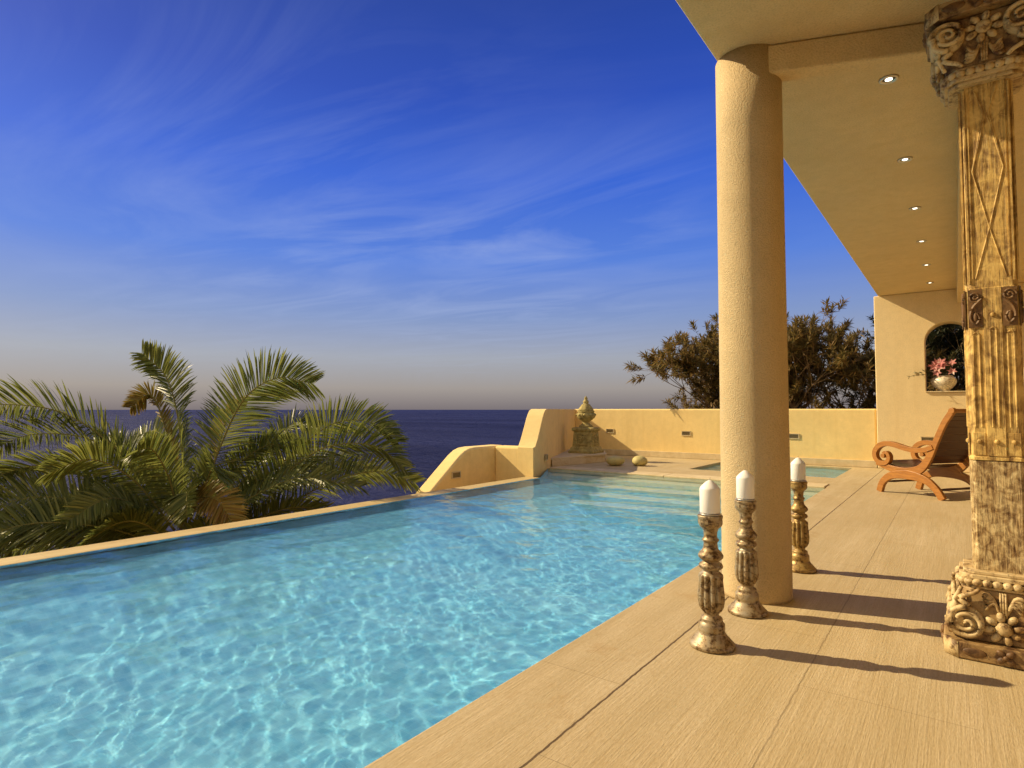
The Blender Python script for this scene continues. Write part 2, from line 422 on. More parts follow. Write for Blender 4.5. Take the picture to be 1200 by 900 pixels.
# thin cirrus in a layer overhead
zz = t.math('MAXIMUM', z, 0.06)
comb = t.add('ShaderNodeCombineXYZ')
t.put(comb.inputs[0], t.math('DIVIDE', xyz.outputs[0], zz)); t.put(comb.inputs[1], t.math('DIVIDE', xyz.outputs[1], zz))
cv = t.mapping(comb.outputs[0], (0.55, 1.25, 1), (0, 0, R(20)), (1.7, 0.4, 0))
cn = t.noise(cv, 0.85, 9, 0.58, 1.5)
cm = t.noise(t.mapping(comb.outputs[0], (0.35, 0.35, 1), (0, 0, 0), (3.1, 1.2, 0)), 1.0, 3, 0.5, 0.4)
cl = t.math('MULTIPLY', t.ramp(cn, [(0.42, 0.0), (0.74, 1.0)]), t.ramp(cm, [(0.25, 0.2), (0.55, 1.0)]))
patch = 0.08
for (dx, dy, dz, rad, amt) in [(-0.742, 0.564, 0.363, 0.2, 1.0), (-0.584, 0.763, 0.277, 0.22, 1.0), (-0.858, 0.324, 0.399, 0.1, 0.6), (-0.889, 0.367, 0.274, 0.13, 0.6), (-0.39, 0.833, 0.393, 0.14, 0.45), (-0.823, 0.517, 0.235, 0.25, 0.5)]:      # where the wisps of cirrus hang in the sky
    vm = t.add('ShaderNodeVectorMath', operation='DISTANCE'); t.put(vm.inputs[0], tc); vm.inputs[1].default_value = (dx, dy, dz)
    g_ = t.math('MULTIPLY', t.ramp(t.math('DIVIDE', vm.outputs['Value'], rad*2), [(0.0, 1.0), (0.5, 0.6), (1.0, 0.0)], 'EASE'), amt)
    patch = t.math('MAXIMUM', patch, g_)
cl = t.math('MULTIPLY', cl, patch)
cl = t.math('MULTIPLY', cl, t.ramp(z, [(0.03, 0.0), (0.16, 1.0), (0.50, 0.7), (0.62, 0.2)]))
skyc = t.mix(t.math('MULTIPLY', cl, 0.46), grad, (*lin((176, 190, 226)), 1))
nis = t.mix(1.0, sky.outputs[0], (0.06, 0.06, 0.06, 1), 'MULTIPLY')
full = t.mix(0.12, skyc, nis)
t.put(bg.inputs[0], full); bg.inputs[1].default_value = 0.86

sd = bpy.data.lights.new('sun', 'SUN'); sd.energy = 5.0; sd.angle = R(0.55); sd.color = (1.0, 0.80, 0.50)
so = bpy.data.objects.new('sun', sd); C.objects.link(so)
ce = math.cos(R(SUN_EL))
tow = Vector((math.sin(SUN_AZ)*ce, math.cos(SUN_AZ)*ce, math.sin(R(SUN_EL))))
so.rotation_euler = (-tow).to_track_quat('-Z', 'Y').to_euler(); so.location = tow*40
sd.cycles.is_caustics_light = True

cam = bpy.data.cameras.new('camera'); co = bpy.data.objects.new('camera', cam); C.objects.link(co)
FPX = 700.0
cam.sensor_width = 36; cam.lens = 36*FPX/1200
cam.clip_start = 0.05; cam.clip_end = 200000
pitch = math.atan(30/FPX); yaw = math.atan(520/math.hypot(FPX, 30))
co.location = (0, 0, 1.1); co.rotation_euler = (PI/2+pitch, 0, yaw)
scene.camera = co
vs = scene.view_settings
vs.view_transform = 'Standard'; vs.look = 'None'; vs.exposure = 0.40; vs.gamma = 1.0; vs.use_curve_mapping = False
cy = scene.cycles
cy.use_denoising = True
cy.max_bounces = 10; cy.diffuse_bounces = 5; cy.glossy_bounces = 5; cy.transmission_bounces = 8; cy.transparent_max_bounces = 12
cy.caustics_reflective = True; cy.caustics_refractive = True; cy.blur_glossy = 1.0
cy.sample_clamp_indirect = 6.0; cy.sample_clamp_direct = 0

# ------------------------------------------------------------------ sea and garden ground
bm = NB()
S = 60000
vsq = [bm.verts.new(p) for p in ((-S,-S,-18),(S,-S,-18),(S,S,-18),(-S,S,-18))]; bm.faces.new(vsq)
tag(obj('sea', bm, MAT['sea']), kind='structure')

random.seed(4)
bm = NB()
def ground_z(x, y):
    d = max(0.0, -9.8 - x, (y - 24)*0.6)
    zz = -1.35 - d*0.85 if d < 26 else -24
    if y > 13.4 and x > -8: zz = max(zz, -0.5 - max(0, y-21)*0.6)
    return zz + (random.random()-0.5)*0.12
nx, ny = 60, 60
gv = [[bm.verts.new((-42+i*1.2, -20+j*1.1, ground_z(-42+i*1.2, -20+j*1.1))) for i in range(nx)] for j in range(ny)]
for j in range(ny-1):
    for i in range(nx-1):
        x = -42+(i+0.5)*1.2; y = -20+(j+0.5)*1.1
        if -6.6 < x < 6 and y < 13.0: continue                     # the house and pool stand here
        bm.faces.new((gv[j][i], gv[j][i+1], gv[j+1][i+1], gv[j+1][i]))
for v in [v for v in bm.verts if not v.link_faces]: bm.verts.remove(v)
tag(obj('garden_ground', bm, MAT['soil'], smooth=True), kind='structure')

# ------------------------------------------------------------------ deck, pool, steps
YB = [-4.0, 9.5, 10.9, 13.0, 13.45]
LX = {9.5: -6.22, 10.9: -6.82, 13.0: -7.75, 13.45: -7.95, -4.0: -8}
XB = [None, -4.0, -1.6, -1.5, 4.2]
bm = NB()
gvv = {}
def gp(i, j):
    if (i, j) not in gvv: gvv[(i, j)] = bm.verts.new((LX[YB[j]] if XB[i] is None else XB[i], YB[j], 0))
    return gvv[(i, j)]
fs = []
for j in range(4):
    for i in range(4):
        on = (i == 3) or j in (1, 3) or (j == 2 and i in (0, 2))
        if on: fs.append(bm.faces.new((gp(i, j), gp(i+1, j), gp(i+1, j+1), gp(i, j+1))))
ex = bmesh.ops.extrude_face_region(bm, geom=fs)
for v in [g for g in ex['geom'] if isinstance(g, bmesh.types.BMVert)]: v.co.z -= 0.22
bmesh.ops.dissolve_limit(bm, angle_limit=R(1), verts=bm.verts[:], edges=bm.edges[:])
tag(obj('deck', bm, MAT['deck'], bevel=0.014, seg=3), kind='structure')

bm = NB()
box(bm, -5.74, -5.45, -4.0, 8.12, -1.6, -0.004)
box(bm, -5.74, -1.5, -4.3, -4.0, -1.6, -0.004)
tag(obj('pool_coping', bm, MAT['coping'], bevel=0.02, seg=3), kind='structure')
bm = NB()
for (x0, x1) in ((-6.17, -5.0), (-4.996, -3.9), (-3.896, -2.7), (-2.696, -1.515)): box(bm, x0, x1, 9.455, 9.86, -0.06, 0.014)
tag(obj('terrace_coping', bm, MAT['plinth'], bevel=0.014, seg=3), kind='structure')
bm = NB(); box(bm, -6.5, -5.74, -4.3, 8.1, -1.6, -0.55)
tag(obj('overflow_channel', bm, MAT['coping']), kind='structure')

PX1 = -1.5
def px0(y): return -5.45 if y <= 8.12 else -5.45 + (y-8.12)*(-6.2+5.45)/(9.5-8.12)
DEPTH = -0.62
bm = NB()
ys = [-4.0, 8.12, 9.5]
def dep(y): return DEPTH - max(0.0, 8.12-y)*0.012
# section across the pool: outer wall, a slope added along the overflow edge to lighten its shaded strip, flat floor, inner wall
sec = [[bm.verts.new(p) for p in ((px0(y), y, -0.006), (px0(y), y, -0.11), (px0(y)+1.12, y, dep(y)+0.06), (px0(y)+1.30, y, dep(y)), (PX1, y, dep(y)), (PX1, y, -0.2))] for y in ys]
for a, b in zip(sec, sec[1:]):
    for k in range(5): bm.faces.new((a[k], a[k+1], b[k+1], b[k]))
bm.faces.new(sec[0]); bm.faces.new(sec[-1][::-1])
basin = obj('pool_basin', bm, MAT['mosaic']); tag(basin, kind='structure')
for v in basin.data.vertices: pass
bm = NB()
for k in range(4):
    y1 = 9.495 - k*0.36; y0 = y1 - 0.36; zt = -0.085 - k*0.085
    vs8 = []
    for (yy) in (y0, y1):
        for (xx) in (px0(yy)+0.012, PX1-0.004):
            for zz in (DEPTH+0.004, zt): vs8.append(bm.verts.new((xx, yy, zz)))
    a, b, c_, d, e, f, g_, h = vs8
    for q in ((a, c_, d, b), (e, f, h, g_), (b, d, h, f), (a, b, f, e), (c_, g_, h, d)): bm.faces.new(q)
bm.normal_update()
for f in bm.faces: f.material_index = 0 if abs(f.normal.z) > 0.5 else 1
steps = obj('pool_steps', bm, [MAT['stepstone'], MAT['mosaicdeep']], bevel=0.008, seg=1); tag(steps, kind='structure')

# spa basin in the far terrace
bm = NB()
box(bm, -4.0, -1.6, 10.9, 13.0, -0.28, -0.2)
for f in [f for f in bm.faces if f.calc_center_median().z > -0.21]: bm.faces.remove(f)
spa = obj('spa_basin', bm, MAT['mosaic']); tag(spa, kind='structure')

rng = np.random.RandomState(11)
NW = 46
lam = np.exp(rng.uniform(np.log(0.08), np.log(0.95), NW)); th = rng.normal(R(35), 0.85, NW); ph = rng.uniform(0, 2*PI, NW)
amp = 0.0100*lam/(2*PI) * rng.uniform(0.6, 1.3, NW)
kx = 2*PI/lam*np.cos(th); ky = 2*PI/lam*np.sin(th)
def wave(X, Y):
    Xd = X + 0.10*np.sin(Y*1.7+0.6*X) ; Yd = Y + 0.10*np.sin(X*1.9+0.4*Y)
    Z = np.zeros_like(X)
    for a, b, c_, d in zip(amp, kx, ky, ph): Z += a*np.sin(b*Xd+c_*Yd+d)
    return Z
def water_sheet(name, y0, y1, fx0, x1, step, zl, calm=1.0):
    nyy = int((y1-y0)/step); nxx = int((x1-fx0(y0))/step)
    Yv = np.linspace(y0, y1, nyy+1)
    Y = np.repeat(Yv[:, None], nxx+1, 1)
    X = np.array([np.linspace(fx0(y), x1, nxx+1) for y in Yv])
    Z = zl + wave(X, Y)*calm
    co_ = np.stack([X, Y, Z], -1).reshape(-1, 3)
    idx = np.arange((nyy+1)*(nxx+1)).reshape(nyy+1, nxx+1)
    F = np.stack([idx[:-1, :-1], idx[:-1, 1:], idx[1:, 1:], idx[1:, :-1]], -1).reshape(-1, 4)
    me = bpy.data.meshes.new(name); me.from_pydata(co_.tolist(), [], F.tolist())
    me.polygons.foreach_set('use_smooth', [True]*len(me.polygons)); me.materials.append(MAT['water'])
    o = bpy.data.objects.new(name, me); C.objects.link(o)
    o.cycles.is_caustics_caster = True
    return tag(o, kind='structure')
water_sheet('pool_water', -4.0, 9.499, px0, PX1-0.001, 0.022, -0.012)
water_sheet('spa_water', 10.901, 12.999, lambda y: -3.999, -1.601, 0.04, -0.04)
for o in (basin, steps, spa): o.cycles.is_caustics_receiver = True

# ------------------------------------------------------------------ terrace walls
XZ = Matrix(((1, 0, 0, 0), (0, 0, -1, 0), (0, 1, 0, 0), (0, 0, 0, 1)))   # local (x,y) -> world (x, z), thickness towards -Y
def wall_m(p0, p1):
    d = Vector((p1[0]-p0[0], p1[1]-p0[1], 0)).normalized()
    n = Vector((d.y, -d.x, 0))
    return Matrix(((d.x, 0, n.x, p0[0]), (d.y, 0, n.y, p0[1]), (0, 1, 0, 0), (0, 0, 0, 1))), (Vector(p1)-Vector(p0)).length

bw = thing('terrace_wall', 'long ochre rendered parapet wall along the back of the terrace, flat topped', 'wall', (-4.5, 13.2, 0))
bm = NB(); box(bm, -7.86+4.5, -1.21+4.5, 0, 0.32, -1.0, 1.115)
obj('wall_body', bm, MAT['ochre'], bw, bevel=0.035, seg=4)
bm = NB(); box(bm, -7.70+4.5, -1.21+4.5, -0.045, -0.003, 0.003, 0.135)
obj('plinth', bm, MAT['plinth'], bw, bevel=0.006, seg=2)

# angled side wall with the swept top, beside the steps and urn
sw_ = tag(thing('side_wall', 'ochre rendered wall behind the urn, its top sweeping down towards the pool', 'wall', (-5.6, 8.137, 0)), group=None)
Mw, Lw = wall_m((0, 0), (-7.8+5.6, 13.22-8.137))
prof = [(0.0, -0.9), (Lw, -0.9), (Lw, 1.112), (1.30, 1.112)]
prof += [(s, z_) for s, z_ in [(1.12, 1.085), (0.98, 1.02), (0.86, 0.94), (0.40, 0.60), (0.20, 0.49), (0.14, 0.475), (0.0, 0.475)]]
bm = NB(); prism(bm, prof, Matrix.Translation((0, 0, -0.30)), 0.30)
for v in bm.verts:
    if v.co.z < -0.2 and v.co.x < 0.01: v.co.x += 0.30*2.2/5.083      # near end cut square to the low wall
bmesh.ops.transform(bm, matrix=Mw, verts=bm.verts[:])
obj('wall_body', bm, MAT['ochre'], sw_, bevel=0.05, seg=5, angle=40)

lw = thing('low_wall', 'low ochre rendered wall with a sloping end, outside the far pool corner', 'wall', (-6.42, 8.14, 0))
bm = NB(); box(bm, 0.0, 0.52, 0.0, 0.28, -0.9, 0.475)
obj('front_section', bm, MAT['ochre'], lw, bevel=0.045, seg=4)
bm = NB()
Ms = Matrix(((0, 0, -1, 0.002), (-1, 0, 0, 0.28), (0, 1, 0, 0), (0, 0, 0, 1)))    # local x runs towards -Y, thickness towards -X
prism(bm, [(0, -0.9), (2.30, -0.9), (2.30, -0.50), (2.10, -0.34), (1.16, 0.36), (1.04, 0.43), (0.92, 0.466), (0.78, 0.477), (0, 0.477)], Ms, 0.30)
obj('side_section', bm, MAT['ochre'], lw, bevel=0.045, seg=4, angle=40)

# raised stone ledge the urn stands on
le = NB()
poly = [(-6.26, 9.72), (-5.98, 11.35), (-6.45, 12.15), (-7.32, 12.15)]
prism(le, poly, Matrix.Identity(4), 0.13)
prism(le, [(-6.30, 9.66), (-5.945, 11.37), (-6.43, 12.20), (-7.36, 12.20)], Matrix.Translation((0, 0, 0.131)), 0.035)
tag(obj('raised_ledge', le, MAT['plinth'], bevel=0.006, seg=2), 'low pale stone ledge in the terrace corner under the urn', 'ledge')

# recessed wall lights
def wall_light(x, z_, y, label, rz=0.0):
    th_ = thing('wall_light', label, 'light', (x, y, z_), rz, 'recessed lights in the terrace walls')
    bm = NB()
    plate(bm, [(-0.105, -0.055), (0.105, -0.055), (0.105, 0.055), (-0.105, 0.055)], [[(-0.09, -0.04), (0.09, -0.04), (0.09, 0.04), (-0.09, 0.04)]], 0.014, XZ)
    obj('frame', bm, MAT['plinth'], th_)
    bm = NB(); box(bm, -0.0895, 0.0895, -0.003, -0.0005, -0.0395, 0.0395)
    for k in range(3): box(bm, -0.089, 0.089, -0.010, -0.0035, -0.024+k*0.022, -0.019+k*0.022)
    obj('grille', bm, MAT['frosted'], th_)
    return th_
wall_light(-6.81, 0.58, 13.198, 'small recessed light in the back wall just right of the urn')
wall_light(-4.90, 0.565, 13.198, 'small recessed light in the back wall just left of the plastered column')
wall_light(-2.66, 0.56, 13.198, 'small recessed light in the back wall above the spa, beside the plastered column')
wall_light(-0.42, 0.56, 13.147, 'small recessed light low on the pale wall behind the chair')
wall_light(-6.417, 0.06, 7.15, 'small recessed light in the shaded sloping end of the low wall', R(90))
t_ = 0.62
wall_light(-5.6-0.4006*1.05+0.004, 0.23, 8.2+0.9162*1.05, 'small recessed light in the shaded swept wall by the pool steps', math.atan2(5.02, -2.2))

# ------------------------------------------------------------------ house: roof, walls, column
ZC = 3.25
rf = thing('roof', 'plastered veranda roof with its pale ochre ceiling over the deck', 'roof', (0, 0, ZC))
bm = NB(); box(bm, -1.14, 4.2, -4.2, 13.6, 0.0, 0.45)
obj('slab', bm, MAT['ceiling'], rf, bevel=0.03, seg=4)
bm = NB(); box(bm, 0.065, 0.185, -4.0, 13.1, -0.27, -0.004)
obj('beam', bm, MAT['ceiling'], rf, bevel=0.01, seg=2)

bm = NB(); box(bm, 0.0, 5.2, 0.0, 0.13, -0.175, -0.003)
cb = obj('shadow_band', bm, MAT['ceiling'], rf, bevel=0.015, seg=3)  # plaster strip added to stand in for the column's shadow across the ceiling
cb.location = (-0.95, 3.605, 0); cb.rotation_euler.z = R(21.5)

ew = thing('end_wall', 'pale plastered house wall with an arched niche opening, at the far end of the veranda', 'wall', (-1.2, 13.15, 0))
nx0, nx1, nz0 = -0.42, 0.30, 1.41
cxn = (nx0+nx1)/2; rn = (nx1-nx0)/2; zsp = 2.68-rn
arch = [(nx0+1.2, nz0), (nx1+1.2, nz0)] + [(cxn+1.2+rn*math.cos(a), zsp+rn*math.sin(a)) for a in np.linspace(0, PI, 17)]
bm = NB(); plate(bm, [(0, 0.002), (5.4, 0.002), (5.4, ZC-0.002), (0, ZC-0.002)], [arch], -0.45, XZ)
obj('wall_body', bm, MAT['endwall'], ew, bevel=0.015, seg=3)
bm = NB(); box(bm, nx0+1.2-0.01, nx1+1.2+0.01, -0.03, 0.40, nz0, nz0+0.02)
obj('niche_sill', bm, MAT['plinth'], ew, bevel=0.004)

hw = thing('house_wall', 'plain plastered house wall along the inner side of the veranda', 'wall', (4.0, 0, 0))
bm = NB()
plate(bm, [(-4.0, 0.002), (13.1, 0.002), (13.1, ZC-0.002), (-4.0, ZC-0.002)], [[(1.5, 0.05), (4.2, 0.05), (4.2, 2.5), (1.5, 2.5)], [(6.5, 0.05), (9.2, 0.05), (9.2, 2.5), (6.5, 2.5)]], 0.3,
      Matrix(((0, 0, 1, 0), (1, 0, 0, 0), (0, 1, 0, 0), (0, 0, 0, 1))))
obj('wall_body', bm, MAT['endwall'], hw)

col = thing('round_column', 'thick round roughcast plaster column standing at the pool edge', 'column', (-0.98, 3.77, 0))
bm = NB()
lathe(bm, [(0.195, 0.001), (0.195, 0.02), (0.194, 0.4), (0.192, 1.6), (0.190, 2.8), (0.190, ZC-0.001)], 64)
obj('shaft', bm, MAT['roughcast'], col, smooth=True)

# downlights
dl0 = None
words = ['largest recessed downlight, nearest of the ceiling row', 'second recessed downlight of the ceiling row, counted from the near end', 'third recessed downlight of the ceiling row, counted from the near end',
         'fourth recessed downlight of the ceiling row, counted from the near end', 'fifth recessed downlight of the ceiling row, next to last before the far wall', 'smallest recessed downlight, last of the ceiling row before the far wall']
for k in range(6):
    if dl0 is None:
        d_ = dl0 = thing('downlight', words[0], 'ceiling light', (-0.295, 4.51, ZC), 0, 'downlights in the veranda ceiling')
        bm = NB()
        lathe(bm, [(0.036, -0.002), (0.040, -0.010), (0.054, -0.010), (0.058, -0.001), (0.036, -0.001)], 32)
        obj('rim', bm, MAT['metaltrim'], d_, smooth=True)
        bm = NB(); lathe(bm, [(0.021, -0.0035), (0.021, -0.0060), (0.010, -0.0080)], 24)
        obj('lamp', bm, MAT['lamp'], d_)
        bm = NB(); lathe(bm, [(0.0358, -0.0012), (0.0358, -0.0032), (0.0215, -0.0033), (0.0215, -0.0012)], 24)
        obj('bezel', bm, MAT['bezel'], d_)
    else:
        d_ = copy_tree(dl0); d_['label'] = words[k]
    d_.location = (-0.295, 4.51+1.553*k, ZC)

# ------------------------------------------------------------------ carved timber column
cc = thing('carved_column', 'old carved timber column with worn gilding and scrolled capital', 'column', (0.145, 3.555, 0))
HB = 0.150           # half width of the block at the volutes
def octa(h, c): return [(-h+c, -h), (h-c, -h), (h, -h+c), (h, h-c), (h-c, h), (-h+c, h), (-h, h-c), (-h, -h+c)]
def spiral_pts(cx, cz, r0, turns, flip=1, n=46, a0=0.0):
    out = []
    for i in range(n):
        u = i/(n-1); r = r0*(1-u)**0.85 + 0.003; a = a0 + flip*turns*2*PI*u
        out.append((cx+r*math.cos(a), cz+r*math.sin(a)))
    return out
def carved_block(parent, name, up, z0):
    """square block of scrolls and flowers; up=1 for the base (slab below), -1 for the capital (slab above)"""
    S_ = Matrix.Translation((0, 0, z0)) @ Matrix.Diagonal((1, 1, up, 1))
    root = NB()
    prism(root, octa(0.200, 0.050), S_, 0.075)                                 # slab
    # bell of the block
    rings = []
    for (h, z_) in [(0.150, 0.0755), (0.148, 0.15), (0.140, 0.24), (0.132, 0.30)]:
        rings.append([root.verts.new(S_ @ Vector((x, y, z_))) for x, y in octa(h, 0.03)])
    for a, b in zip(rings, rings[1:]):
        for k in range(8): root.faces.new((a[k], a[(k+1) % 8], b[(k+1) % 8], b[k]))
    root.faces.new(rings[0][::-1]); root.faces.new(rings[-1])
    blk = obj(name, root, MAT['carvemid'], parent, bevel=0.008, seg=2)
    blk.scale = (1.08, 1.08, 1)
    # corner scrolls
    for q in range(4):
        Mq = S_ @ Matrix.Rotation(q*PI/2, 4, 'Z')
        vb = NB()
        for sgn in (-1, 1):
            cx, cz = sgn*0.122, 0.152
            sp = spiral_pts(cx, cz, 0.064, 2.2, -sgn, 54, PI/2 if sgn > 0 else PI/2)
            tube(vb, [(x, -0.172 - 0.012*(i/53), z_) for i, (x, z_) in enumerate(sp)], [0.0125*(1-0.5*i/53) for i in range(54)], 8, True, Mq)
            bmd = vb
            # drum behind the spiral
            ring0 = [(cx+0.060*math.cos(a), cz+0.072*math.sin(a)) for a in np.linspace(0, 2*PI, 24, endpoint=False)]
            prism(vb, ring0, Mq @ Matrix(((1, 0, 0, 0), (0, 0, -1, -0.13), (0, 1, 0, 0), (0, 0, 0, 1))), 0.036)
            # stalk sweeping up from the scroll to the rope
            st = spline([(cx-sgn*0.01, 0.226), (cx+sgn*0.020, 0.255), (cx-sgn*0.028, 0.285), (cx-sgn*0.048, 0.305)], 12)
            tube(vb, [(a[0], -0.160, a[1]) for a in st], [0.013-0.0005*i for i in range(12)], 8, True, Mq)
        v = obj('corner_scroll', vb, MAT['carving'], blk, smooth=True)
        if q: pass
        # centre flower, stem and leaves
        fb = NB()
        yf = -0.152; fz = 0.145
        for k in range(8):
            a = k*PI/4+0.2
            ball(fb, (0.049*math.cos(a), yf-0.004, fz+0.049*math.sin(a)), (0.023, 0.012, 0.0145), Mq, 10, 6, Matrix.Rotation(-a, 3, 'Y'))
        ball(fb, (0, yf-0.006, fz), (0.030, 0.016, 0.030), Mq)
        tube(fb, [(x, yf-0.016, z_) for x, z_ in spiral_pts(0, fz, 0.018, 1.6, 1, 20)], 0.0035, 6, True, Mq)
        for dx in (-0.009, 0.0, 0.009): tube(fb, [(dx, -0.149, 0.19), (dx*0.9, -0.142, 0.295)], 0.0045, 6, True, Mq)
        for sgn in (-1, 1):
            for k in range(4):
                lp = spline([(sgn*0.012, 0.205), (sgn*(0.026+0.004*k), 0.245+0.010*k), (sgn*(0.044+0.006*k), 0.236+0.014*k), (sgn*(0.058), 0.212+0.016*k)], 10)
                tube(fb, [(a[0], -0.146, a[1]) for a in lp], [0.0045+0.005*math.sin(PI*i/9) for i in range(10)], 6, True, Mq)
        obj('flower_carving', fb, MAT['carving'], blk, smooth=True)
        # slab ornaments: corner studs, panels and the little bow in the middle
        ob = NB()
        for sgn in (-1, 1):
            ball(ob, (sgn*0.098, -0.200, 0.036), (0.040, 0.005, 0.020), Mq)
        for k in range(4):
            a = PI/4+k*PI/2
            ball(ob, (0.020*math.cos(a), -0.202, 0.040+0.020*math.sin(a)), (0.019, 0.010, 0.013), Mq, 10, 6, Matrix.Rotation(-a, 3, 'Y'))
        ball(ob, (0, -0.206, 0.040), (0.010, 0.010, 0.010), Mq)
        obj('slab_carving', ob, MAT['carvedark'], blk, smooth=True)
        kb = NB()
        Md = Mq @ Matrix.Rotation(PI/4, 4, 'Z')
        ball(kb, (0, -0.249, 0.038), (0.011, 0.006, 0.011), Md)
        prism(kb, [(-0.034, -0.036), (0.034, -0.036), (0.034, 0.036), (-0.034, 0.036)], Md @ Matrix(((1, 0, 0, 0), (0, 0, -1, -0.2435), (0, 1, 0, 0.0375), (0, 0, 0, 1))), 0.006)
        # curling leaf on the chamfered corner above
        st = spline([(0.0, -0.214, 0.10), (0.0, -0.232, 0.17), (0.0, -0.222, 0.24), (0.0, -0.190, 0.30)], 14)
        tube(kb, [tuple(a) for a in st], [0.008+0.009*math.sin(PI*min(1, i/13+0.15)) for i in range(14)], 10, True, Md)
        obj('corner_block', kb, MAT['carving'], blk, smooth=True, angle=40)
    # rope of beads
    rb = NB()
    pts = octa(0.137, 0.04)
    per = []
    for i in range(8):
        a = Vector((*pts[i], 0)); b = Vector((*pts[(i+1) % 8], 0)); n_ = max(1, round((b-a).length/0.034))
        for k in range(n_): per.append(a.lerp(b, (k+0.5)/n_))
    for i, p_ in enumerate(per): ball(rb, (p_.x, p_.y, 0.326), (0.0185, 0.0185, 0.0175), S_, 10, 8)
    obj('bead_moulding', rb, MAT['carving'], blk, smooth=True)
    mb = NB()
    prism(mb, octa(0.138, 0.042), S_ @ Matrix.Translation((0, 0, 0.3005)), 0.012)
    prism(mb, octa(0.140, 0.042), S_ @ Matrix.Translation((0, 0, 0.340)), 0.020)
    prism(mb, octa(0.126, 0.036), S_ @ Matrix.Translation((0, 0, 0.360)), 0.016)
    prism(mb, octa(0.122, 0.036), S_ @ Matrix.Translation((0, 0, 0.3125)), 0.027)
    obj('moulding', mb, MAT['carving'], blk, bevel=0.004, seg=2)
carved_block(cc, 'base', 1, 0.002)
carved_block(cc, 'capital', -1, 2.978)
bm = NB()
hs, chs = 0.104, 0.020
lay = [(0.8705, 0.1085), (0.885, 0.1085), (0.887, 0.104), (1.655, 0.104), (1.657, 0.101), (2.604, 0.100)]
rings = [[bm.verts.new((x, y, z_)) for x, y in octa(h, chs)] for z_, h in lay]
for a, b in zip(rings, rings[1:]):
    for k in range(8): bm.faces.new((a[k], a[(k+1) % 8], b[(k+1) % 8], b[k]))
bm.faces.new(rings[0][::-1]); bm.faces.new(rings[-1])
shaft = obj('shaft', bm, MAT['oldwood'], cc, bevel=0.004, seg=2)
bm = NB()
rings = [[bm.verts.new((x, y, z_)) for x, y in octa(h, chs)] for z_, h in [(0.374, 0.108), (0.62, 0.1065), (0.868, 0.106)]]
for a, b in zip(rings, rings[1:]):
    for k in range(8): bm.faces.new((a[k], a[(k+1) % 8], b[(k+1) % 8], b[k]))
bm.faces.new(rings[0][::-1]); bm.faces.new(rings[-1])
lob = obj('lower_block', bm, MAT['oldwood2'], cc, bevel=0.004, seg=2)
lob.scale = (0.93, 0.93, 1); shaft.scale = (0.93, 0.93, 1)
for q in range(4):
    Mq = Matrix.Rotation(q*PI/2, 4, 'Z')
    fr = Mq @ Matrix(((1, 0, 0, 0), (0, 0, -1, 0), (0, 1, 0, 0), (0, 0, 0, 1)))
    ub = NB()                                                        # upper panel: border beads and crossed lozenge lines
    for sgn in (-1, 1):
        box(ub, sgn*0.086-0.004, sgn*0.086+0.004, -0.107, -0.0995, 1.68, 2.59, Mq)
        box(ub, sgn*0.072-0.0022, sgn*0.072+0.0022, -0.105, -0.0995, 1.70, 2.58, Mq)
        for (xa, za, xb, zb) in ((sgn*0.060, 1.70, 0, 1.93), (0, 1.9305, sgn*-0.060, 2.20), (sgn*0.060, 2.2005, 0, 2.47)):
            tube(ub, [(xa, -0.1005, za), (xb, -0.1005, zb)], 0.0038, 6, True, Mq)
        tube(ub, [(sgn*0.060, -0.1005, 2.20), (sgn*0.010, -0.1005, 2.47), (sgn*0.045, -0.1005, 2.585)], 0.0036, 6, True, Mq)
    obj('lozenge_panel', ub, MAT['oldwood'], shaft)
    fb = NB()                                                        # fluted panel
    box(fb, -0.036, 0.036, -0.1095, -0.1035, 0.890, 1.654, Mq)
    for (x_, z0, z1) in ((0, 1.02, 1.46), (-0.066, 1.02, 1.44), (0.066, 1.02, 1.44)):
        yb = -0.109 if x_ == 0 else -0.1035
        for dx in (-0.012, 0.012): tube(fb, [(x_+dx, yb, z0), (x_+dx, yb, z1)], 0.0045, 6, True, Mq)
        tube(fb, [(x_+0.012*math.cos(a), yb, z1+0.012*math.sin(a)) for a in np.linspace(0, PI, 9)], 0.0045, 6, True, Mq)
    for x_ in (-0.066, 0, 0.066): ball(fb, (x_, -0.105 if x_ else -0.110, 0.955), (0.011, 0.009, 0.011), Mq)
    ball(fb, (0, -0.110, 1.53), (0.011, 0.009, 0.011), Mq)
    for x_ in (-0.066, 0.066): box(fb, x_-0.024, x_+0.024, -0.1065, -0.1035, 0.893, 0.995, Mq)
    obj('fluted_panel', fb, MAT['oldwood'], shaft, bevel=0.0015, seg=1)
    for sgn in (-1, 1):                                              # little consoles with curls
        sb = NB()
        box(sb, sgn*0.066-0.028, sgn*0.066+0.028, -0.1095, -0.1035, 1.475, 1.650, Mq)
        for sp, r0 in ((spiral_pts(sgn*0.066, 1.615, 0.024, 1.6, sgn, 26), 0.0055),):
            tube(sb, [(x, -0.112, z_) for x, z_ in sp], r0, 6, True, Mq)
        st = spline([(sgn*0.046, 1.60), (sgn*0.076, 1.565), (sgn*0.086, 1.52), (sgn*0.066, 1.490), (sgn*0.050, 1.515), (sgn*0.060, 1.54)], 20)
        tube(sb, [(a[0], -0.111, a[1]) for a in st], [0.008-0.0001*i for i in range(20)], 6, True, Mq)
        ball(sb, (sgn*0.066, -0.110, 1.522), (0.010, 0.008, 0.024), Mq)
        obj('scroll_console', sb, MAT['carvedark'], shaft, smooth=False)

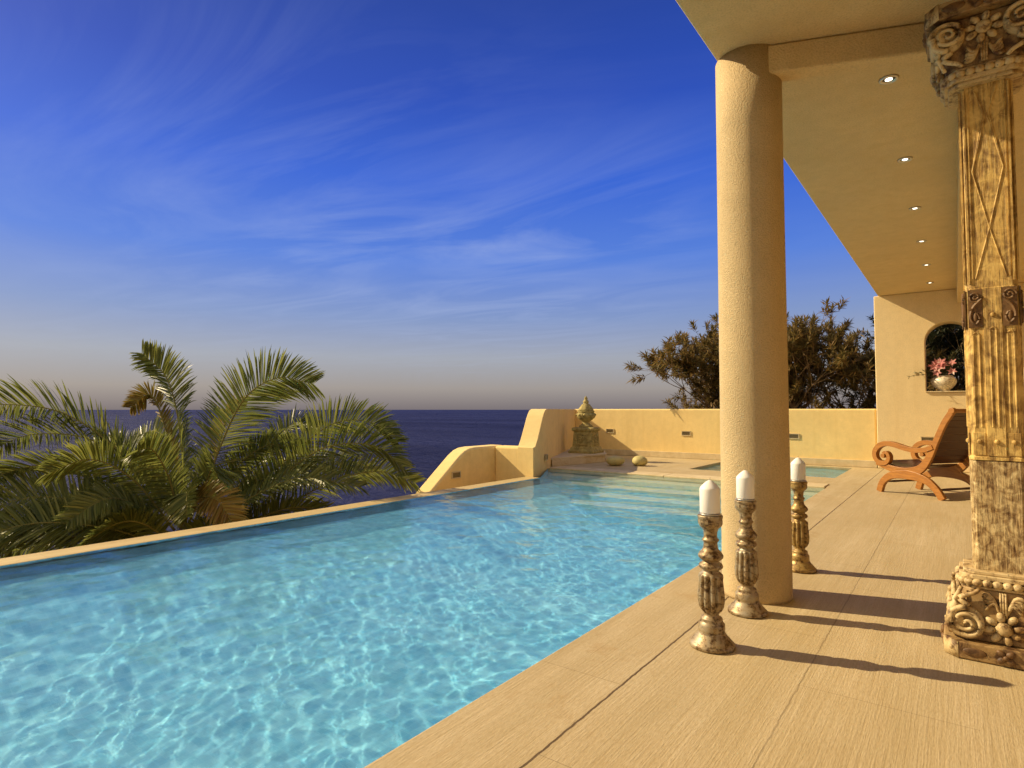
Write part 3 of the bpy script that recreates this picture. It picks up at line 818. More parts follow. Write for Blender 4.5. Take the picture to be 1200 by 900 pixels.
# ------------------------------------------------------------------ candle holders and candles
HP = [(0.100, 0.0), (0.103, 0.006), (0.102, 0.016), (0.094, 0.024), (0.090, 0.028), (0.080, 0.040), (0.070, 0.050), (0.063, 0.062), (0.0585, 0.070), (0.060, 0.073),
      (0.0595, 0.095), (0.0585, 0.104), (0.052, 0.112), (0.048, 0.120), (0.050, 0.126), (0.047, 0.132), (0.036, 0.138), (0.033, 0.146), (0.036, 0.154),
      (0.046, 0.165), (0.055, 0.185), (0.0585, 0.210), (0.0585, 0.235), (0.056, 0.262), (0.053, 0.290), (0.052, 0.308), (0.054, 0.318), (0.054, 0.328), (0.046, 0.336), (0.037, 0.342),
      (0.036, 0.350), (0.044, 0.354), (0.0535, 0.362), (0.055, 0.370), (0.050, 0.379), (0.038, 0.386), (0.037, 0.392), (0.046, 0.398), (0.056, 0.408), (0.057, 0.418), (0.050, 0.430),
      (0.040, 0.440), (0.034, 0.450), (0.032, 0.462), (0.031, 0.478), (0.034, 0.481), (0.039, 0.487), (0.036, 0.493), (0.031, 0.497), (0.030, 0.515), (0.032, 0.530), (0.037, 0.541),
      (0.049, 0.552), (0.0545, 0.562), (0.0555, 0.578), (0.054, 0.584), (0.0555, 0.590), (0.0575, 0.598), (0.056, 0.603), (0.050, 0.604), (0.02, 0.6035)]
# refine the profile for the fluted bulb
def refine(pr):
    o_ = []
    for a, b in zip(pr, pr[1:]):
        o_.append(a)
        if b[1]-a[1] > 0.012: o_.append(((a[0]+b[0])/2, (a[1]+b[1])/2))
    return o_ + [pr[-1]]
def flute(r, z_, a):
    if 0.152 < z_ < 0.330:
        k = min(1, (z_-0.152)/0.02, (0.330-z_)/0.012)
        s_ = abs(math.sin(a*5.5))
        return r*(1 - 0.30*k*(1-s_)**1.5 + 0.05*k)
    return r
def candle_holder(label, mat, x, y, rz, src=None):
    h = thing('candle_holder', label, 'candle holder', (x, y, 0), rz, 'carved candle holders beside the column')
    if src is None:
        bm = NB(); lathe(bm, refine(HP), 88, flute)
        obj('turned_stem', bm, mat, h, smooth=True, loc=(0, 0, 0.002))
        bm = NB(); lathe(bm, [(0.047, 0.6062), (0.051, 0.609), (0.052, 0.6135), (0.050, 0.6145), (0.03, 0.6142)], 40)
        obj('drip_pan', bm, MAT['metaltrim'], h, smooth=True)
    else:
        for ch in src.children:
            c = ch.copy(); c.data = ch.data.copy(); C.objects.link(c); c.parent = h
            if ch.name.startswith('turned'): c.data.materials[0] = mat
    return h
h1 = candle_holder('silver gilt turned candle holder nearest the camera, standing clear of the column', MAT['holder'], -0.94, 2.83, 0.3)
h2 = candle_holder('silver gilt turned candle holder standing directly in front of the round column', MAT['holder'], -0.935, 3.40, 1.2, h1)
h3 = candle_holder('browner gold turned candle holder farthest away, beyond the round column', MAT['holdergold'], -0.885, 4.51, 2.1, h1)
def candle(label, x, y, src=None):
    if src is None:
        cd = thing('candle', label, 'candle', (x, y, 0.6165), 0, 'white pillar candles on the holders')
        bm = NB()
        lathe(bm, [(0.0445, 0.0), (0.0465, 0.003), (0.0465, 0.108), (0.0455, 0.114), (0.042, 0.119), (0.030, 0.132), (0.016, 0.145), (0.006, 0.151), (0.002, 0.152)], 48)
        obj('wax_body', bm, MAT['wax'], cd, smooth=True)
        bm = NB(); tube(bm, [(0, 0, 0.150), (0.001, 0.0, 0.158), (0.003, 0.001, 0.164)], 0.0013, 6)
        obj('wick', bm, MAT['wick'], cd)
        return cd
    cd = copy_tree(src); cd['label'] = label; cd.location = (x, y, 0.6165)
    return cd
k1 = candle('white pointed pillar candle on the holder nearest the camera', -0.94, 2.83)
candle('white pointed pillar candle on the holder in front of the round column', -0.935, 3.40, k1)
candle('white pointed pillar candle on the farthest, browner holder', -0.885, 4.51, k1)

# ------------------------------------------------------------------ plantation chair
ch = thing('lounge_chair', 'teak plantation armchair with scrolled arms and curved crossed legs', 'chair', (-0.86, 9.43, 0), math.atan2(-0.583, 0.812))
def chair_side(yoff, name):
    M = Matrix(((1, 0, 0, 0), (0, 0, 1, yoff), (0, 1, 0, 0), (0, 0, 0, 1)))
    bm = NB()
    # arched legs
    lg = spline([(0.0, 0.003), (0.05, 0.13), (0.16, 0.225), (0.33, 0.262), (0.50, 0.258), (0.66, 0.215), (0.78, 0.12), (0.86, 0.003)], 34)
    ribbon(bm, [tuple(a) for a in lg], [0.085+0.035*math.sin(PI*i/33) - 0.02*abs(math.sin(PI*i/33*2)) for i in range(34)], M, 0.048)
    f_leg = obj('leg_arch', bm, MAT['teak'], ch, bevel=0.008, seg=2)
    bm = NB()
    # seat rail dipping from the front scroll, through the arch crown, up into the back stile
    rl = spline([(-0.03, 0.392), (0.08, 0.355), (0.24, 0.312), (0.42, 0.300), (0.58, 0.352), (0.70, 0.500), (0.80, 0.720), (0.90, 0.930), (1.00, 1.075)], 40)
    ribbon(bm, [tuple(a) for a in rl], [0.070+0.045*math.exp(-((i-16)/7.0)**2) for i in range(40)], M @ Matrix.Translation((0, 0, 0.004)), 0.040)
    # rolled top of the stile
    ring = [(1.005+0.038*math.cos(a), 1.085+0.038*math.sin(a)) for a in np.linspace(0, 2*PI, 20, endpoint=False)]
    prism(bm, ring, M @ Matrix.Translation((0, 0, -0.003)), 0.054)
    obj('side_rail', bm, MAT['teak'], ch, bevel=0.006, seg=2)
    bm = NB()
    # arm sweeping forward and rolling under into the front scroll
    arm = [(0.76, 0.640), (0.66, 0.600), (0.52, 0.585), (0.38, 0.605), (0.24, 0.640), (0.12, 0.650), (0.02, 0.615), (-0.045, 0.535), (-0.040, 0.450), (0.020, 0.392), (0.095, 0.388), (0.150, 0.430), (0.158, 0.490), (0.120, 0.530), (0.072, 0.515)]
    ap = spline(arm, 64)
    ribbon(bm, [tuple(a) for a in ap], [0.055+0.014*math.sin(PI*i/63) - 0.018*(i/63)**2 for i in range(64)], M @ Matrix.Translation((0, 0, -0.008)), 0.064)
    ring = [(0.082+0.030*math.cos(a), 0.487+0.030*math.sin(a)) for a in np.linspace(0, 2*PI, 20, endpoint=False)]
    prism(bm, ring, M @ Matrix.Translation((0, 0, -0.016)), 0.080)
    obj('arm', bm, MAT['teak'], ch, bevel=0.007, seg=2)
for yo in (0.0, 0.70): chair_side(yo, '')
bm = NB()                                                            # slatted seat and back
sp = spline([(0.02, 0.400), (0.10, 0.372), (0.24, 0.345), (0.42, 0.338), (0.56, 0.385)], 12)
for a, b in zip(sp, sp[1:]):
    p_ = (Vector(a)*0.06+Vector(b)*0.94); q_ = Vector(a)*0.94+Vector(b)*0.06
    ribbon(bm, [tuple(q_), tuple(p_)], [0.018, 0.018], Matrix(((1, 0, 0, 0), (0, 0, 1, 0.049), (0, 1, 0, 0.012), (0, 0, 0, 1))), 0.650)
obj('seat', bm, MAT['darkteak'], ch, bevel=0.003, seg=1)
bm = NB()
sp = spline([(0.61, 0.420), (0.70, 0.540), (0.80, 0.750), (0.90, 0.955), (0.985, 1.070)], 10)
for a, b in zip(sp, sp[1:]):
    p_ = (Vector(a)*0.03+Vector(b)*0.97); q_ = Vector(a)*0.97+Vector(b)*0.03
    ribbon(bm, [tuple(q_), tuple(p_)], [0.018, 0.018], Matrix(((1, 0, 0, 0), (0, 0, 1, 0.049), (0, 1, 0, 0), (0, 0, 0, 1))), 0.650)
obj('backrest', bm, MAT['darkteak'], ch, bevel=0.003, seg=1)
bm = NB()
tube(bm, [(1.005, 0.0, 1.085), (1.005, 0.748, 1.085)], 0.026, 14)
obj('top_rail', bm, MAT['teak'], ch, smooth=False, bevel=0.004)
bm = NB()
tube(bm, [(0.165, 0.03, 0.14), (0.165, 0.12, 0.14), (0.165, 0.2, 0.14), (0.165, 0.374, 0.14), (0.165, 0.55, 0.14), (0.165, 0.63, 0.14), (0.165, 0.72, 0.14)], [0.010, 0.011, 0.016, 0.013, 0.016, 0.011, 0.010], 10)
for v in bm.verts: v.co.x -= 0.10; 
tube(bm, [(0.80, 0.03, 0.12), (0.80, 0.2, 0.12), (0.80, 0.374, 0.12), (0.80, 0.55, 0.12), (0.80, 0.72, 0.12)], [0.010, 0.016, 0.013, 0.016, 0.010], 10)
obj('stretcher', bm, MAT['darkteak'], ch, smooth=True)

# ------------------------------------------------------------------ urn and stones
un = thing('stone_urn', 'mossy carved stone urn with a pointed lid on a square pedestal', 'urn', (-6.47, 11.42, 0.167), R(4))
bm = NB()
def sq(h, z_): return [bm.verts.new((x*h, y*h, z_)) for x, y in ((-1, -1), (1, -1), (1, 1), (-1, 1))]
pr = [(0.29, 0.0), (0.29, 0.045), (0.262, 0.07), (0.245, 0.12), (0.222, 0.14), (0.200, 0.46), (0.215, 0.47), (0.232, 0.49), (0.232, 0.535), (0.19, 0.55)]
rg = [sq(h, z_) for h, z_ in pr]
for a, b in zip(rg, rg[1:]):
    for k in range(4): bm.faces.new((a[k], a[(k+1) % 4], b[(k+1) % 4], b[k]))
bm.faces.new(rg[0][::-1]); bm.faces.new(rg[-1])
for q in range(4):
    Mq = Matrix.Rotation(q*PI/2, 4, 'Z') @ Matrix.Translation((0, -0.207, 0.30)) @ Matrix.Rotation(R(-4), 4, 'X')
    for sx, sz in ((-0.13, 0), (0.13, 0)): box(bm, sx-0.016, sx+0.016, -0.020, 0.02, -0.11, 0.11, Mq)
    for sz in (-0.11, 0.11): box(bm, -0.145, 0.145, -0.022, 0.02, sz-0.016, sz+0.016, Mq)
    for k in range(6): ball(bm, (0.05*math.cos(k*PI/3), -0.012, 0.05*math.sin(k*PI/3)), (0.028, 0.016, 0.028), Mq, 8, 6)
    ball(bm, (0, -0.016, 0), (0.03, 0.02, 0.03), Mq, 8, 6)
obj('pedestal', bm, MAT['stone'], un, bevel=0.008, seg=2)
bm = NB()
lathe(bm, [(0.15, 0.551), (0.155, 0.575), (0.13, 0.595), (0.085, 0.625), (0.075, 0.66), (0.085, 0.68), (0.13, 0.71), (0.175, 0.755), (0.197, 0.80), (0.195, 0.84), (0.17, 0.868), (0.185, 0.885), (0.19, 0.90), (0.16, 0.908)], 40,
      lambda r, z_, a: r*(1+(0.07*abs(math.sin(a*5)) if 0.69 < z_ < 0.86 else 0)))
for k in range(10):
    a = 2*PI*k/10; ball(bm, (0.195*math.cos(a), 0.195*math.sin(a), 0.82), (0.035, 0.035, 0.030), None, 8, 6)
obj('urn_body', bm, MAT['stone'], un, smooth=True)
bm = NB()
lathe(bm, [(0.165, 0.909), (0.168, 0.925), (0.150, 0.95), (0.125, 0.985), (0.10, 1.02), (0.085, 1.045), (0.06, 1.06), (0.050, 1.075), (0.065, 1.09), (0.060, 1.115), (0.040, 1.14), (0.032, 1.16), (0.040, 1.175), (0.028, 1.20), (0.01, 1.225)], 32,
      lambda r, z_, a: r*(1+(0.06*abs(math.sin(a*4)) if 0.93 < z_ < 1.05 else 0)))
obj('lid', bm, MAT['stone'], un, smooth=True)

def boulder(name, x, y, sx, sy, sz, label, seed, rz):
    bm = NB()
    bmesh.ops.create_icosphere(bm, subdivisions=4, radius=1)
    rs = np.random.RandomState(seed); q = rs.uniform(0, 6, 6)
    for v in bm.verts:
        n = v.co.copy()
        k = 1+0.05*math.sin(2.1*n.x+q[0])+0.04*math.sin(2.7*n.y+q[1])+0.03*math.sin(3*n.z+q[2])
        v.co = Vector((n.x*sx*k, n.y*sy*k, max(-0.93, math.copysign(abs(n.z)**0.85, n.z)*k)*sz))
    mz = min(v.co.z for v in bm.verts)
    for v in bm.verts: v.co.z -= mz
    o = obj(name, bm, MAT['boulder'], None, smooth=True, loc=(x, y, 0.001)); o.rotation_euler.z = rz
    return tag(o, label, 'stone', 'smooth round stones on the terrace')
boulder('round_stone', -5.40, 10.70, 0.190, 0.17, 0.098, 'wider of two smooth pale round stones, nearer to the urn', 1, 0.6)
boulder('round_stone', -4.99, 10.93, 0.150, 0.14, 0.100, 'narrower, rounder of two smooth pale stones, nearer to the spa', 2, 0.3)

# ------------------------------------------------------------------ palms
def frond(parent, ctrl, leaf, dry, seed, width=1.0, npair=62, roll=None):
    """ctrl: base, middle, tip control points in the palm's own space"""
    rs = random.Random(seed)
    N = npair
    P = [Vector(a) for a in spline(ctrl, N+1)]
    bm = NB(); rb = NB()
    L = sum((b-a).length for a, b in zip(P, P[1:]))
    tube(rb, [tuple(p) for p in P[::3]+[P[-1]]], [max(0.003, 0.017*(1-i/(len(P[::3])))**0.8) for i in range(len(P[::3])+1)], 6)
    side0 = None
    if roll is None: roll = rs.choice((-1, 1))*rs.uniform(25, 60)
    flip = None
    for i in range(int(N*0.13), N+1):
        u = i/N
        d = (P[min(i+1, N)]-P[max(i-1, 0)]).normalized()
        side = d.cross(Vector((0, 0, 1)))
        if side.length < 0.2 and side0 is not None: side = side0 - d*side0.dot(d)
        side = side.normalized()
        if side0 is not None and side.dot(side0) < 0: side = -side
        if side0 is not None: side = (side0*0.75+side*0.25); side = (side - d*side.dot(d)).normalized()
        side0 = side
        s0 = side; side = side.copy(); side.rotate(Matrix.Rotation(R(roll), 3, d))
        nrm = side.cross(d).normalized()
        if nrm.dot(s0.cross(d)) < 0: nrm = -nrm
        if flip is None: flip = -1 if (s0.cross(d)).z < 0 else 1
        nrm = nrm*flip
        ll = (0.29+0.070*L)*width*(0.35+0.65*math.sin(PI*min(1, (u-0.05)*0.92+0.10))**0.75)
        fwd = 0.50+0.45*u**2
        for s_ in (-1, 1):
            lr = ll*rs.uniform(0.86, 1.1)
            v_ = (side*s_ + d*(fwd+rs.uniform(-0.12, 0.12)) + nrm*(0.30+rs.uniform(-0.16, 0.16))).normalized()
            b0 = P[i] + d*rs.uniform(-0.01, 0.01)
            wv = (d*0.8 + nrm*rs.uniform(-0.8, 0.8)).normalized()
            wv = (wv - v_*wv.dot(v_)).normalized()
            wd = 0.0115*rs.uniform(0.8, 1.2)
            droop = Vector((0, 0, -1))*lr*rs.uniform(0.05, 0.22)
            q = [b0, b0+v_*lr*0.42+droop*0.12, b0+v_*lr*0.78+droop*0.5, b0+v_*lr+droop]
            ws = [wd*0.6, wd, wd*0.7, 0.001]
            prev = None
            for qq, ww in zip(q, ws):
                pr_ = (bm.verts.new(qq-wv*ww), bm.verts.new(qq+wv*ww))
                if prev: bm.faces.new((prev[0], prev[1], pr_[1], pr_[0]))
                prev = pr_
    f = obj('frond', bm, MAT['palmdry'] if dry else MAT['palm'], parent)
    obj('midrib', rb, MAT['rachis'], f, smooth=True)
    return f

PB = Vector((-8.45, 3.95, -0.75))
palm = thing('palm_tree', 'big feathery green palm rising beyond the pool edge, crown fully in view', 'tree', PB, 0, 'palms below the pool edge')
bm = NB()
lathe(bm, [(0.34, -1.0), (0.30, -0.4), (0.28, 0.0), (0.20, 0.14), (0.10, 0.22)], 20, lambda r, z_, a: r*(1+0.10*abs(math.sin(a*6+z_*14))))
obj('trunk', bm, MAT['palmtrunk'], palm, smooth=True)
# control points are (right, toward/away, up) offsets seen along the palm's own axes
FW = Vector((-math.sin(yaw), math.cos(yaw), 0)); RT = Vector((math.cos(yaw), math.sin(yaw), 0))
def loc(r, f, u): return tuple(RT*r + FW*f + Vector((0, 0, u)))
FR = [  # (ctrl list of (r,f,u)), dry, width
    ([(-0.02, 0.0, 0.3), (-0.16, 0.1, 1.45), (-0.36, 0.1, 2.25), (-0.66, 0.0, 2.62)], 0, 1.05),
    ([(0.10, 0.0, 0.3), (0.42, 0.0, 1.30), (0.78, -0.05, 2.00), (1.25, -0.1, 2.28), (1.72, -0.1, 2.20)], 0, 1.15),
    ([(-0.10, 0.3, 0.3), (-0.55, 0.5, 1.40), (-0.85, 0.55, 2.05), (-1.12, 0.5, 1.88)], 1, 0.62),
    ([(-0.15, 0.0, 0.3), (-0.80, 0.0, 1.15), (-1.60, -0.1, 1.78), (-2.40, -0.2, 1.92), (-3.0, -0.3, 1.82)], 0, 1.1),
    ([(-0.12, -0.2, 0.2), (-0.75, -0.35, 0.40), (-1.60, -0.5, 0.78), (-2.45, -0.6, 0.92), (-3.0, -0.65, 0.86)], 0, 1.0),
    ([(0.2, 0.3, 0.3), (1.00, 0.5, 1.00), (1.75, 0.6, 1.62), (2.35, 0.6, 1.66), (2.75, 0.55, 1.38)], 0, 1.0),
    ([(0.2, 0.1, 0.3), (1.00, 0.2, 0.78), (1.75, 0.3, 1.30), (2.45, 0.35, 1.34), (2.85, 0.35, 1.05)], 0, 1.1),
    ([(0.2, 0.0, 0.2), (1.00, 0.3, 0.38), (1.80, 0.6, 0.80), (2.45, 0.8, 0.92), (2.95, 0.9, 0.74)], 0, 0.95),
    ([(0.10, -0.3, 0.3), (0.40, -0.7, 0.68), (0.85, -0.95, 0.78), (1.12, -1.0, 0.45)], 1, 0.85),
    ([(0.15, 0.4, 0.3), (0.62, 0.8, 1.05), (1.05, 1.0, 1.62), (1.42, 1.0, 1.58)], 0, 0.9),
    ([(0.02, -0.2, 0.3), (0.04, -0.5, 0.95), (0.06, -0.9, 1.35), (0.12, -1.3, 1.38)], 0, 0.85),
    ([(0.05, 0.2, 0.3), (0.14, 0.5, 1.2), (0.22, 0.7, 1.78), (0.30, 1.1, 1.95)], 1, 0.7),
    ([(-0.05, -0.2, 0.25), (-0.35, -0.6, 0.95), (-0.62, -1.0, 1.25), (-0.85, -1.4, 1.12)], 0, 0.9),
    ([(0.1, -0.2, 0.25), (0.50, -0.5, 0.90), (0.75, -0.8, 1.15), (1.0, -1.2, 1.05)], 0, 0.9),
    ([(-0.1, 0.3, 0.3), (-0.6, 0.8, 1.10), (-1.2, 1.3, 1.50), (-1.8, 1.7, 1.40)], 0, 1.0),
    ([(0.1, 0.3, 0.2), (0.8, 0.9, 0.72), (1.5, 1.5, 0.98), (2.2, 1.9, 0.75)], 0, 1.0),
    ([(-0.15, -0.2, 0.2), (-0.7, -0.4, 0.75), (-1.35, -0.7, 1.15), (-2.0, -0.9, 1.00)], 0, 0.95),
    ([(-0.15, -0.3, 0.1), (-0.6, -0.8, 0.25), (-1.2, -1.2, 0.38), (-1.8, -1.5, 0.20)], 0, 1.0),
    ([(0.12, -0.3, 0.1), (0.5, -0.6, 0.30), (0.9, -0.85, 0.40), (1.4, -1.0, 0.22)], 0, 0.8),
    ([(-0.02, -0.3, 0.1), (-0.10, -0.8, 0.45), (-0.25, -1.1, 0.50), (-0.4, -1.5, 0.30)], 0, 0.8),
    ([(0.15, 0.0, 0.15), (0.75, 0.1, 0.28), (1.4, 0.1, 0.50), (2.1, 0.2, 0.42)], 0, 0.9),
    ([(-0.10, -0.2, 0.1), (-0.45, -0.5, 0.48), (-0.95, -0.8, 0.62), (-1.5, -1.0, 0.40)], 0, 0.9),
    ([(-0.15, 0.1, 0.1), (-0.9, 0.2, 0.35), (-1.7, 0.3, 0.52), (-2.5, 0.4, 0.35)], 0, 1.0),
    ([(-0.15, 0.2, 0.2), (-0.7, 0.4, 0.85), (-1.3, 0.6, 1.28), (-2.0, 0.8, 1.28)], 0, 0.95),
    ([(0.08, -0.2, 0.2), (0.28, -0.5, 0.65), (0.48, -0.9, 0.85), (0.70, -1.3, 0.62)], 0, 0.85),
    ([(-0.06, -0.3, 0.2), (-0.22, -0.7, 0.62), (-0.34, -1.1, 0.80), (-0.5, -1.5, 0.62)], 0, 0.85),
    ([(0.10, 0.1, 0.3), (0.45, 0.3, 0.95), (0.85, 0.5, 1.32), (1.35, 0.7, 1.30)], 0, 0.9),
    ([(-0.12, -0.3, 0.1), (-0.65, -0.55, 0.55), (-1.4, -0.85, 0.78), (-2.2, -1.1, 0.50)], 0, 1.1),
    ([(-0.12, -0.4, 0.1), (-0.6, -0.85, 0.42), (-1.3, -1.2, 0.50), (-2.0, -1.45, 0.12)], 0, 1.1),
    ([(0.15, -0.1, 0.2), (0.80, -0.1, 0.60), (1.55, -0.05, 0.92), (2.35, 0.1, 0.78)], 0, 1.0),
    ([(-0.12, 0.1, 0.2), (-0.75, 0.15, 0.92), (-1.45, 0.2, 1.42), (-2.3, 0.2, 1.50), (-2.9, 0.15, 1.25)], 0, 1.05),
    ([(-0.12, -0.1, 0.0), (-0.7, -0.3, 0.05), (-1.5, -0.5, 0.12), (-2.3, -0.7, -0.05)], 0, 1.0),
]
ROLL = {0: 62, 1: -58, 3: 40, 4: 50, 5: -45, 6: -40, 7: -50, 8: 35, 2: 60}
for i, (ct, dry, wd) in enumerate(FR):
    frond(palm, [loc(*c_) for c_ in ct], None, dry, 100+i, wd, 160, ROLL.get(i))

palm2 = thing('palm_tree', 'palm at the picture edge beyond the pool, only its frond tips showing', 'tree', PB + RT*-3.6 + FW*-1.3 + Vector((0, 0, 0.1)), 0, 'palms below the pool edge')
bm = NB()
lathe(bm, [(0.34, -1.0), (0.30, -0.4), (0.28, 0.0), (0.20, 0.14), (0.10, 0.22)], 20, lambda r, z_, a: r*(1+0.10*abs(math.sin(a*6+z_*14))))
obj('trunk', bm, MAT['palmtrunk'], palm2, smooth=True)
FR2 = [
    ([(0.1, 0.0, 0.3), (0.55, 0.1, 1.10), (1.05, 0.1, 1.45), (1.62, 0.1, 1.20)], 0, 1.0),
    ([(0.1, 0.0, 0.2), (0.65, -0.05, 0.55), (1.25, -0.1, 0.66), (1.85, -0.1, 0.22)], 0, 1.0),
    ([(0.1, 0.2, 0.2), (0.65, 0.35, 0.35), (1.25, 0.5, 0.36), (1.90, 0.5, 0.05)], 0, 1.0),
    ([(0.1, -0.1, 0.2), (0.7, -0.3, 0.42), (1.35, -0.45, 0.40), (2.0, -0.5, 0.0)], 0, 1.1),
    ([(0.1, 0.0, 0.3), (0.55, 0.2, 0.85), (1.1, 0.35, 1.05), (1.75, 0.4, 0.75)], 0, 1.1),
    ([(-0.1, 0.2, 0.3), (-0.5, 0.2, 1.2), (-1.0, 0.2, 1.9), (-1.7, 0.2, 2.0)], 0, 1.0),
    ([(0.0, 0.3, 0.3), (0.1, 0.7, 1.2), (0.2, 1.2, 1.7), (0.3, 1.8, 1.7)], 0, 1.0),
    ([(-0.1, -0.2, 0.3), (-0.6, -0.6, 0.9), (-1.2, -1.0, 1.1), (-1.8, -1.4, 0.8)], 0, 1.0),
    ([(0.0, -0.2, 0.3), (0.1, -0.7, 1.0), (0.2, -1.2, 1.3), (0.3, -1.8, 1.1)], 0, 1.0),
]
for i, (ct, dry, wd) in enumerate(FR2):
    frond(palm2, [loc(*c_) for c_ in ct], None, dry, 300+i, wd, 150)

# ------------------------------------------------------------------ oleander shrubs behind the terrace wall
def leaf_blade(bm, base, d, ln, w, nrm, curl=0.15):
    s_ = d.cross(nrm)
    if s_.length < 1e-4: s_ = d.cross(Vector((1, 0, 0)))
    s_.normalize(); n2 = s_.cross(d)
    a = bm.verts.new(base); e = bm.verts.new(base+d*ln - n2*ln*curl)
    m0 = base+d*ln*0.45
    l = bm.verts.new(m0+s_*w-n2*0.0); r = bm.verts.new(m0-s_*w); c_ = bm.verts.new(m0-n2*w*0.5)
    bm.faces.new((a, l, c_)); bm.faces.new((a, c_, r)); bm.faces.new((l, e, c_)); bm.faces.new((c_, e, r))
def shrub(name, label, base, stems, seed, height, spread, leafs=15, ll=0.15, mat='oleander', cat='shrub', group=None, lean=(0, 0), levels=3, density=1.0):
    rs = random.Random(seed)
    t0 = thing(name, label, cat, base, 0, group)
    sb = NB(); lb = NB()
    def rosette(p, d):
        n = int(leafs*rs.uniform(0.7, 1.2))
        d = d.normalized()
        x = d.orthogonal().normalized(); y = d.cross(x)
        for k in range(n):
            a = k*2.4+rs.uniform(-.3, .3); el = rs.uniform(0.15, 1.25)
            v = (d*math.cos(el)+(x*math.cos(a)+y*math.sin(a))*math.sin(el)).normalized()
            leaf_blade(lb, p-d*rs.uniform(0, 0.14), v, ll*rs.uniform(0.7, 1.2), ll*0.10, Vector((0, 0, 1))+Vector((rs.uniform(-.4, .4), rs.uniform(-.4, .4), 0)), rs.uniform(0.0, 0.3))
    def grow(p, d, ln, r, lev):
        pts = [p]; q = p; dd = d.normalized(); n = 5
        for k in range(n):
            dd = (dd + Vector((rs.uniform(-.14, .14), rs.uniform(-.14, .14), rs.uniform(-.03, .10)))).normalized()
            q = q + dd*ln/n; pts.append(q)
        tube(sb, [tuple(v) for v in pts], [r*(1-0.45*i/n) for i in range(n+1)], 5, False)
        if lev == 0:
            rosette(q, dd)
            if rs.random() < 0.8*density: rosette(pts[-2], (dd+Vector((rs.uniform(-.6, .6), rs.uniform(-.6, .6), 0.1))).normalized())
            if rs.random() < 0.6*density: rosette(pts[-3], (dd+Vector((rs.uniform(-.8, .8), rs.uniform(-.8, .8), 0.1))).normalized())
            return
        for k in range(rs.choice((3, 3, 4))):
            a = rs.uniform(0, 2*PI); o_ = dd.orthogonal(); o_.rotate(Matrix.Rotation(a, 3, dd))
            nd = (dd*1.0 + o_*rs.uniform(0.45, 0.95) + Vector((0, 0, 0.12))).normalized()
            grow(q if k else pts[-1], nd, ln*rs.uniform(0.50, 0.78), r*0.55, lev-1)
        if rs.random() < 0.7: 
            o_ = dd.orthogonal(); o_.rotate(Matrix.Rotation(rs.uniform(0, 6.28), 3, dd))
            grow(pts[3], (dd+o_*0.9).normalized(), ln*0.55, r*0.5, max(0, lev-2))
    for k in range(stems):
        a = rs.uniform(0, 2*PI); s_ = rs.uniform(0.1, 1)*spread
        d = Vector((math.cos(a)*s_+lean[0], math.sin(a)*s_*0.8+lean[1], 1.0)).normalized()
        grow(Vector((math.cos(a)*0.25*rs.random(), math.sin(a)*0.25*rs.random(), 0)), d, height*rs.uniform(0.42, 0.56), 0.034*rs.uniform(0.7, 1.2), levels)
    obj('stems', sb, MAT['bark'], t0, smooth=True)
    obj('foliage', lb, MAT[mat], t0)
    return t0
G_ = 'oleander shrubs behind the terrace wall'
shrub('oleander_shrub', 'leggy oleander shrub behind the wall, left of the plastered column, with one stray low sprig', (-4.75, 15.6, -0.5), 10, 21, 3.2, 0.25, 16, 0.19, group=G_)
shrub('oleander_shrub', 'tallest oleander shrub behind the wall, just right of the plastered column', (-2.85, 15.2, -0.5), 9, 35, 3.2, 0.26, 16, 0.18, group=G_)
shrub('oleander_shrub', 'oleander shrub leaning out beside the pale house wall, bare stems showing', (-1.35, 15.4, -0.5), 7, 47, 2.9, 0.24, 16, 0.18, lean=(-0.15, 0), group=G_)
shrub('oleander_shrub', 'low bushy brownish oleander shrub filling the gap behind the wall', (-4.0, 15.9, -0.5), 12, 53, 2.3, 0.42, 16, 0.18, group=G_)
shrub('garden_bush', 'dark leafy bush seen through the arched niche', (0.15, 16.5, -0.4), 18, 61, 3.3, 0.16, 20, 0.16, 'ivy', 'bush')

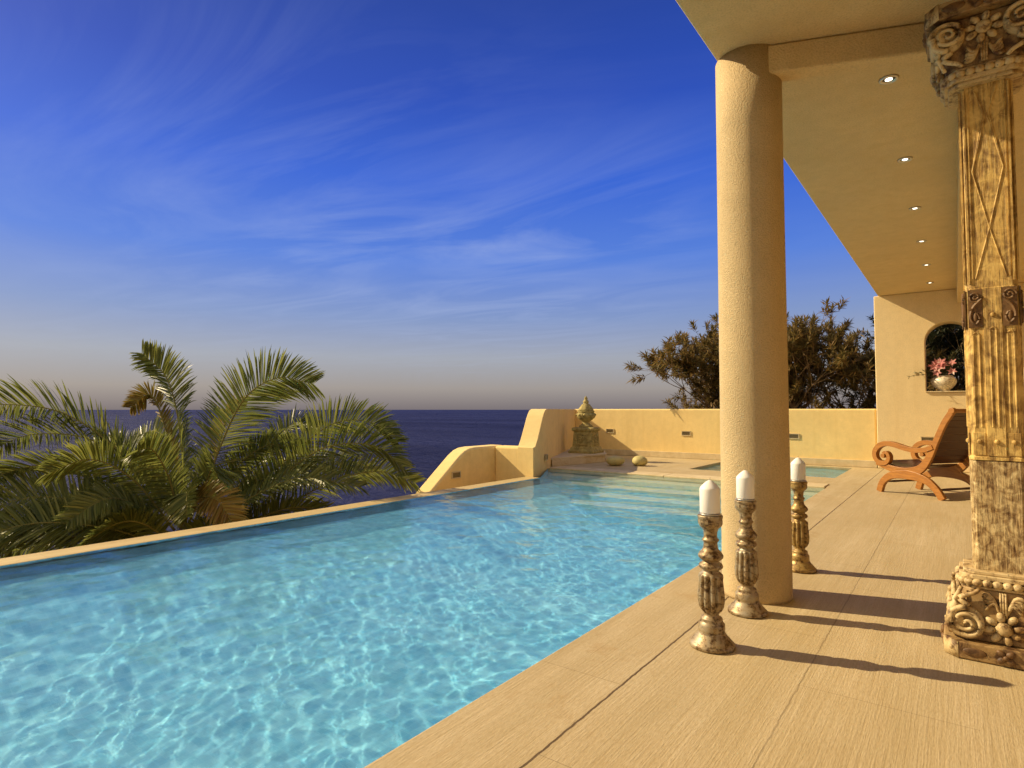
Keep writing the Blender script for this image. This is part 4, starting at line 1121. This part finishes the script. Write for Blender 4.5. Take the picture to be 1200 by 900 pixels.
# ------------------------------------------------------------------ vase and flowers in the niche
vz = nz0+0.0215
vx, vy = -0.16, 13.33
bm = NB()
lathe(bm, [(0.085, 0.0), (0.095, 0.008), (0.085, 0.02), (0.105, 0.035), (0.150, 0.080), (0.185, 0.135), (0.195, 0.180), (0.182, 0.225), (0.150, 0.258), (0.125, 0.270), (0.135, 0.282), (0.125, 0.284), (0.112, 0.268)], 40)
vo = tag(obj('vase', bm, MAT['ceramic'], None, smooth=True, loc=(vx, vy, vz)), 'round pale mosaic vase on the sill of the arched niche', 'vase')
fa = thing('flower_arrangement', 'pink lilies and trailing green sprigs in the niche vase', 'flowers', (vx, vy, vz+0.20))
rs = random.Random(8)
sb = NB(); lb = NB(); pb = NB()
for k in range(20):
    a = rs.uniform(0, 2*PI); tilt = rs.uniform(0.2, 0.7)
    if k < 8: dirn = Vector((-1.0+rs.uniform(-.2, .2), -0.5+rs.uniform(-.3, .3), 0.55+rs.uniform(-.35, .5))).normalized(); ln = rs.uniform(0.38, 0.70)
    else: dirn = Vector((math.cos(a)*tilt, math.sin(a)*tilt*0.5-0.12, 1)).normalized(); ln = rs.uniform(0.3, 0.75)
    pts = []; q = Vector((0, 0, 0.05))
    for i in range(8):
        pts.append(q.copy()); q = q + dirn*ln/7 + Vector((0, 0, -0.012*i*ln))
    tube(sb, [tuple(p_) for p_ in pts], 0.003, 5, False)
    for i in range(2, 8):
        for j in range(5):
            v = (dirn+Vector((rs.uniform(-1, 1), rs.uniform(-1, 1), rs.uniform(-1, 1)))*0.8).normalized()
            leaf_blade(lb, pts[i], v, rs.uniform(0.03, 0.07), 0.007, Vector((0, 0, 1)))
for k in range(13):
    c0 = Vector((rs.uniform(-0.14, 0.16), -0.12+rs.uniform(-0.06, 0.05), 0.13+rs.uniform(-0.01, 0.19)))
    tube(sb, [(c0.x*0.3, 0, 0.03), tuple(c0)], 0.004, 5, False)
    fd = Vector((rs.uniform(-.6, .3), -1, rs.uniform(-.1, .6))).normalized(); x = fd.orthogonal().normalized(); y = fd.cross(x)
    for j in range(6):
        a = j*PI/3; v = (fd*0.55+x*math.cos(a)+y*math.sin(a)).normalized()
        leaf_blade(pb, c0, v, rs.uniform(0.075, 0.105), 0.022, fd, 0.35)
obj('stems', sb, MAT['sprig'], fa); obj('sprig_leaves', lb, MAT['sprig'], fa); obj('blossoms', pb, MAT['petal'], fa)
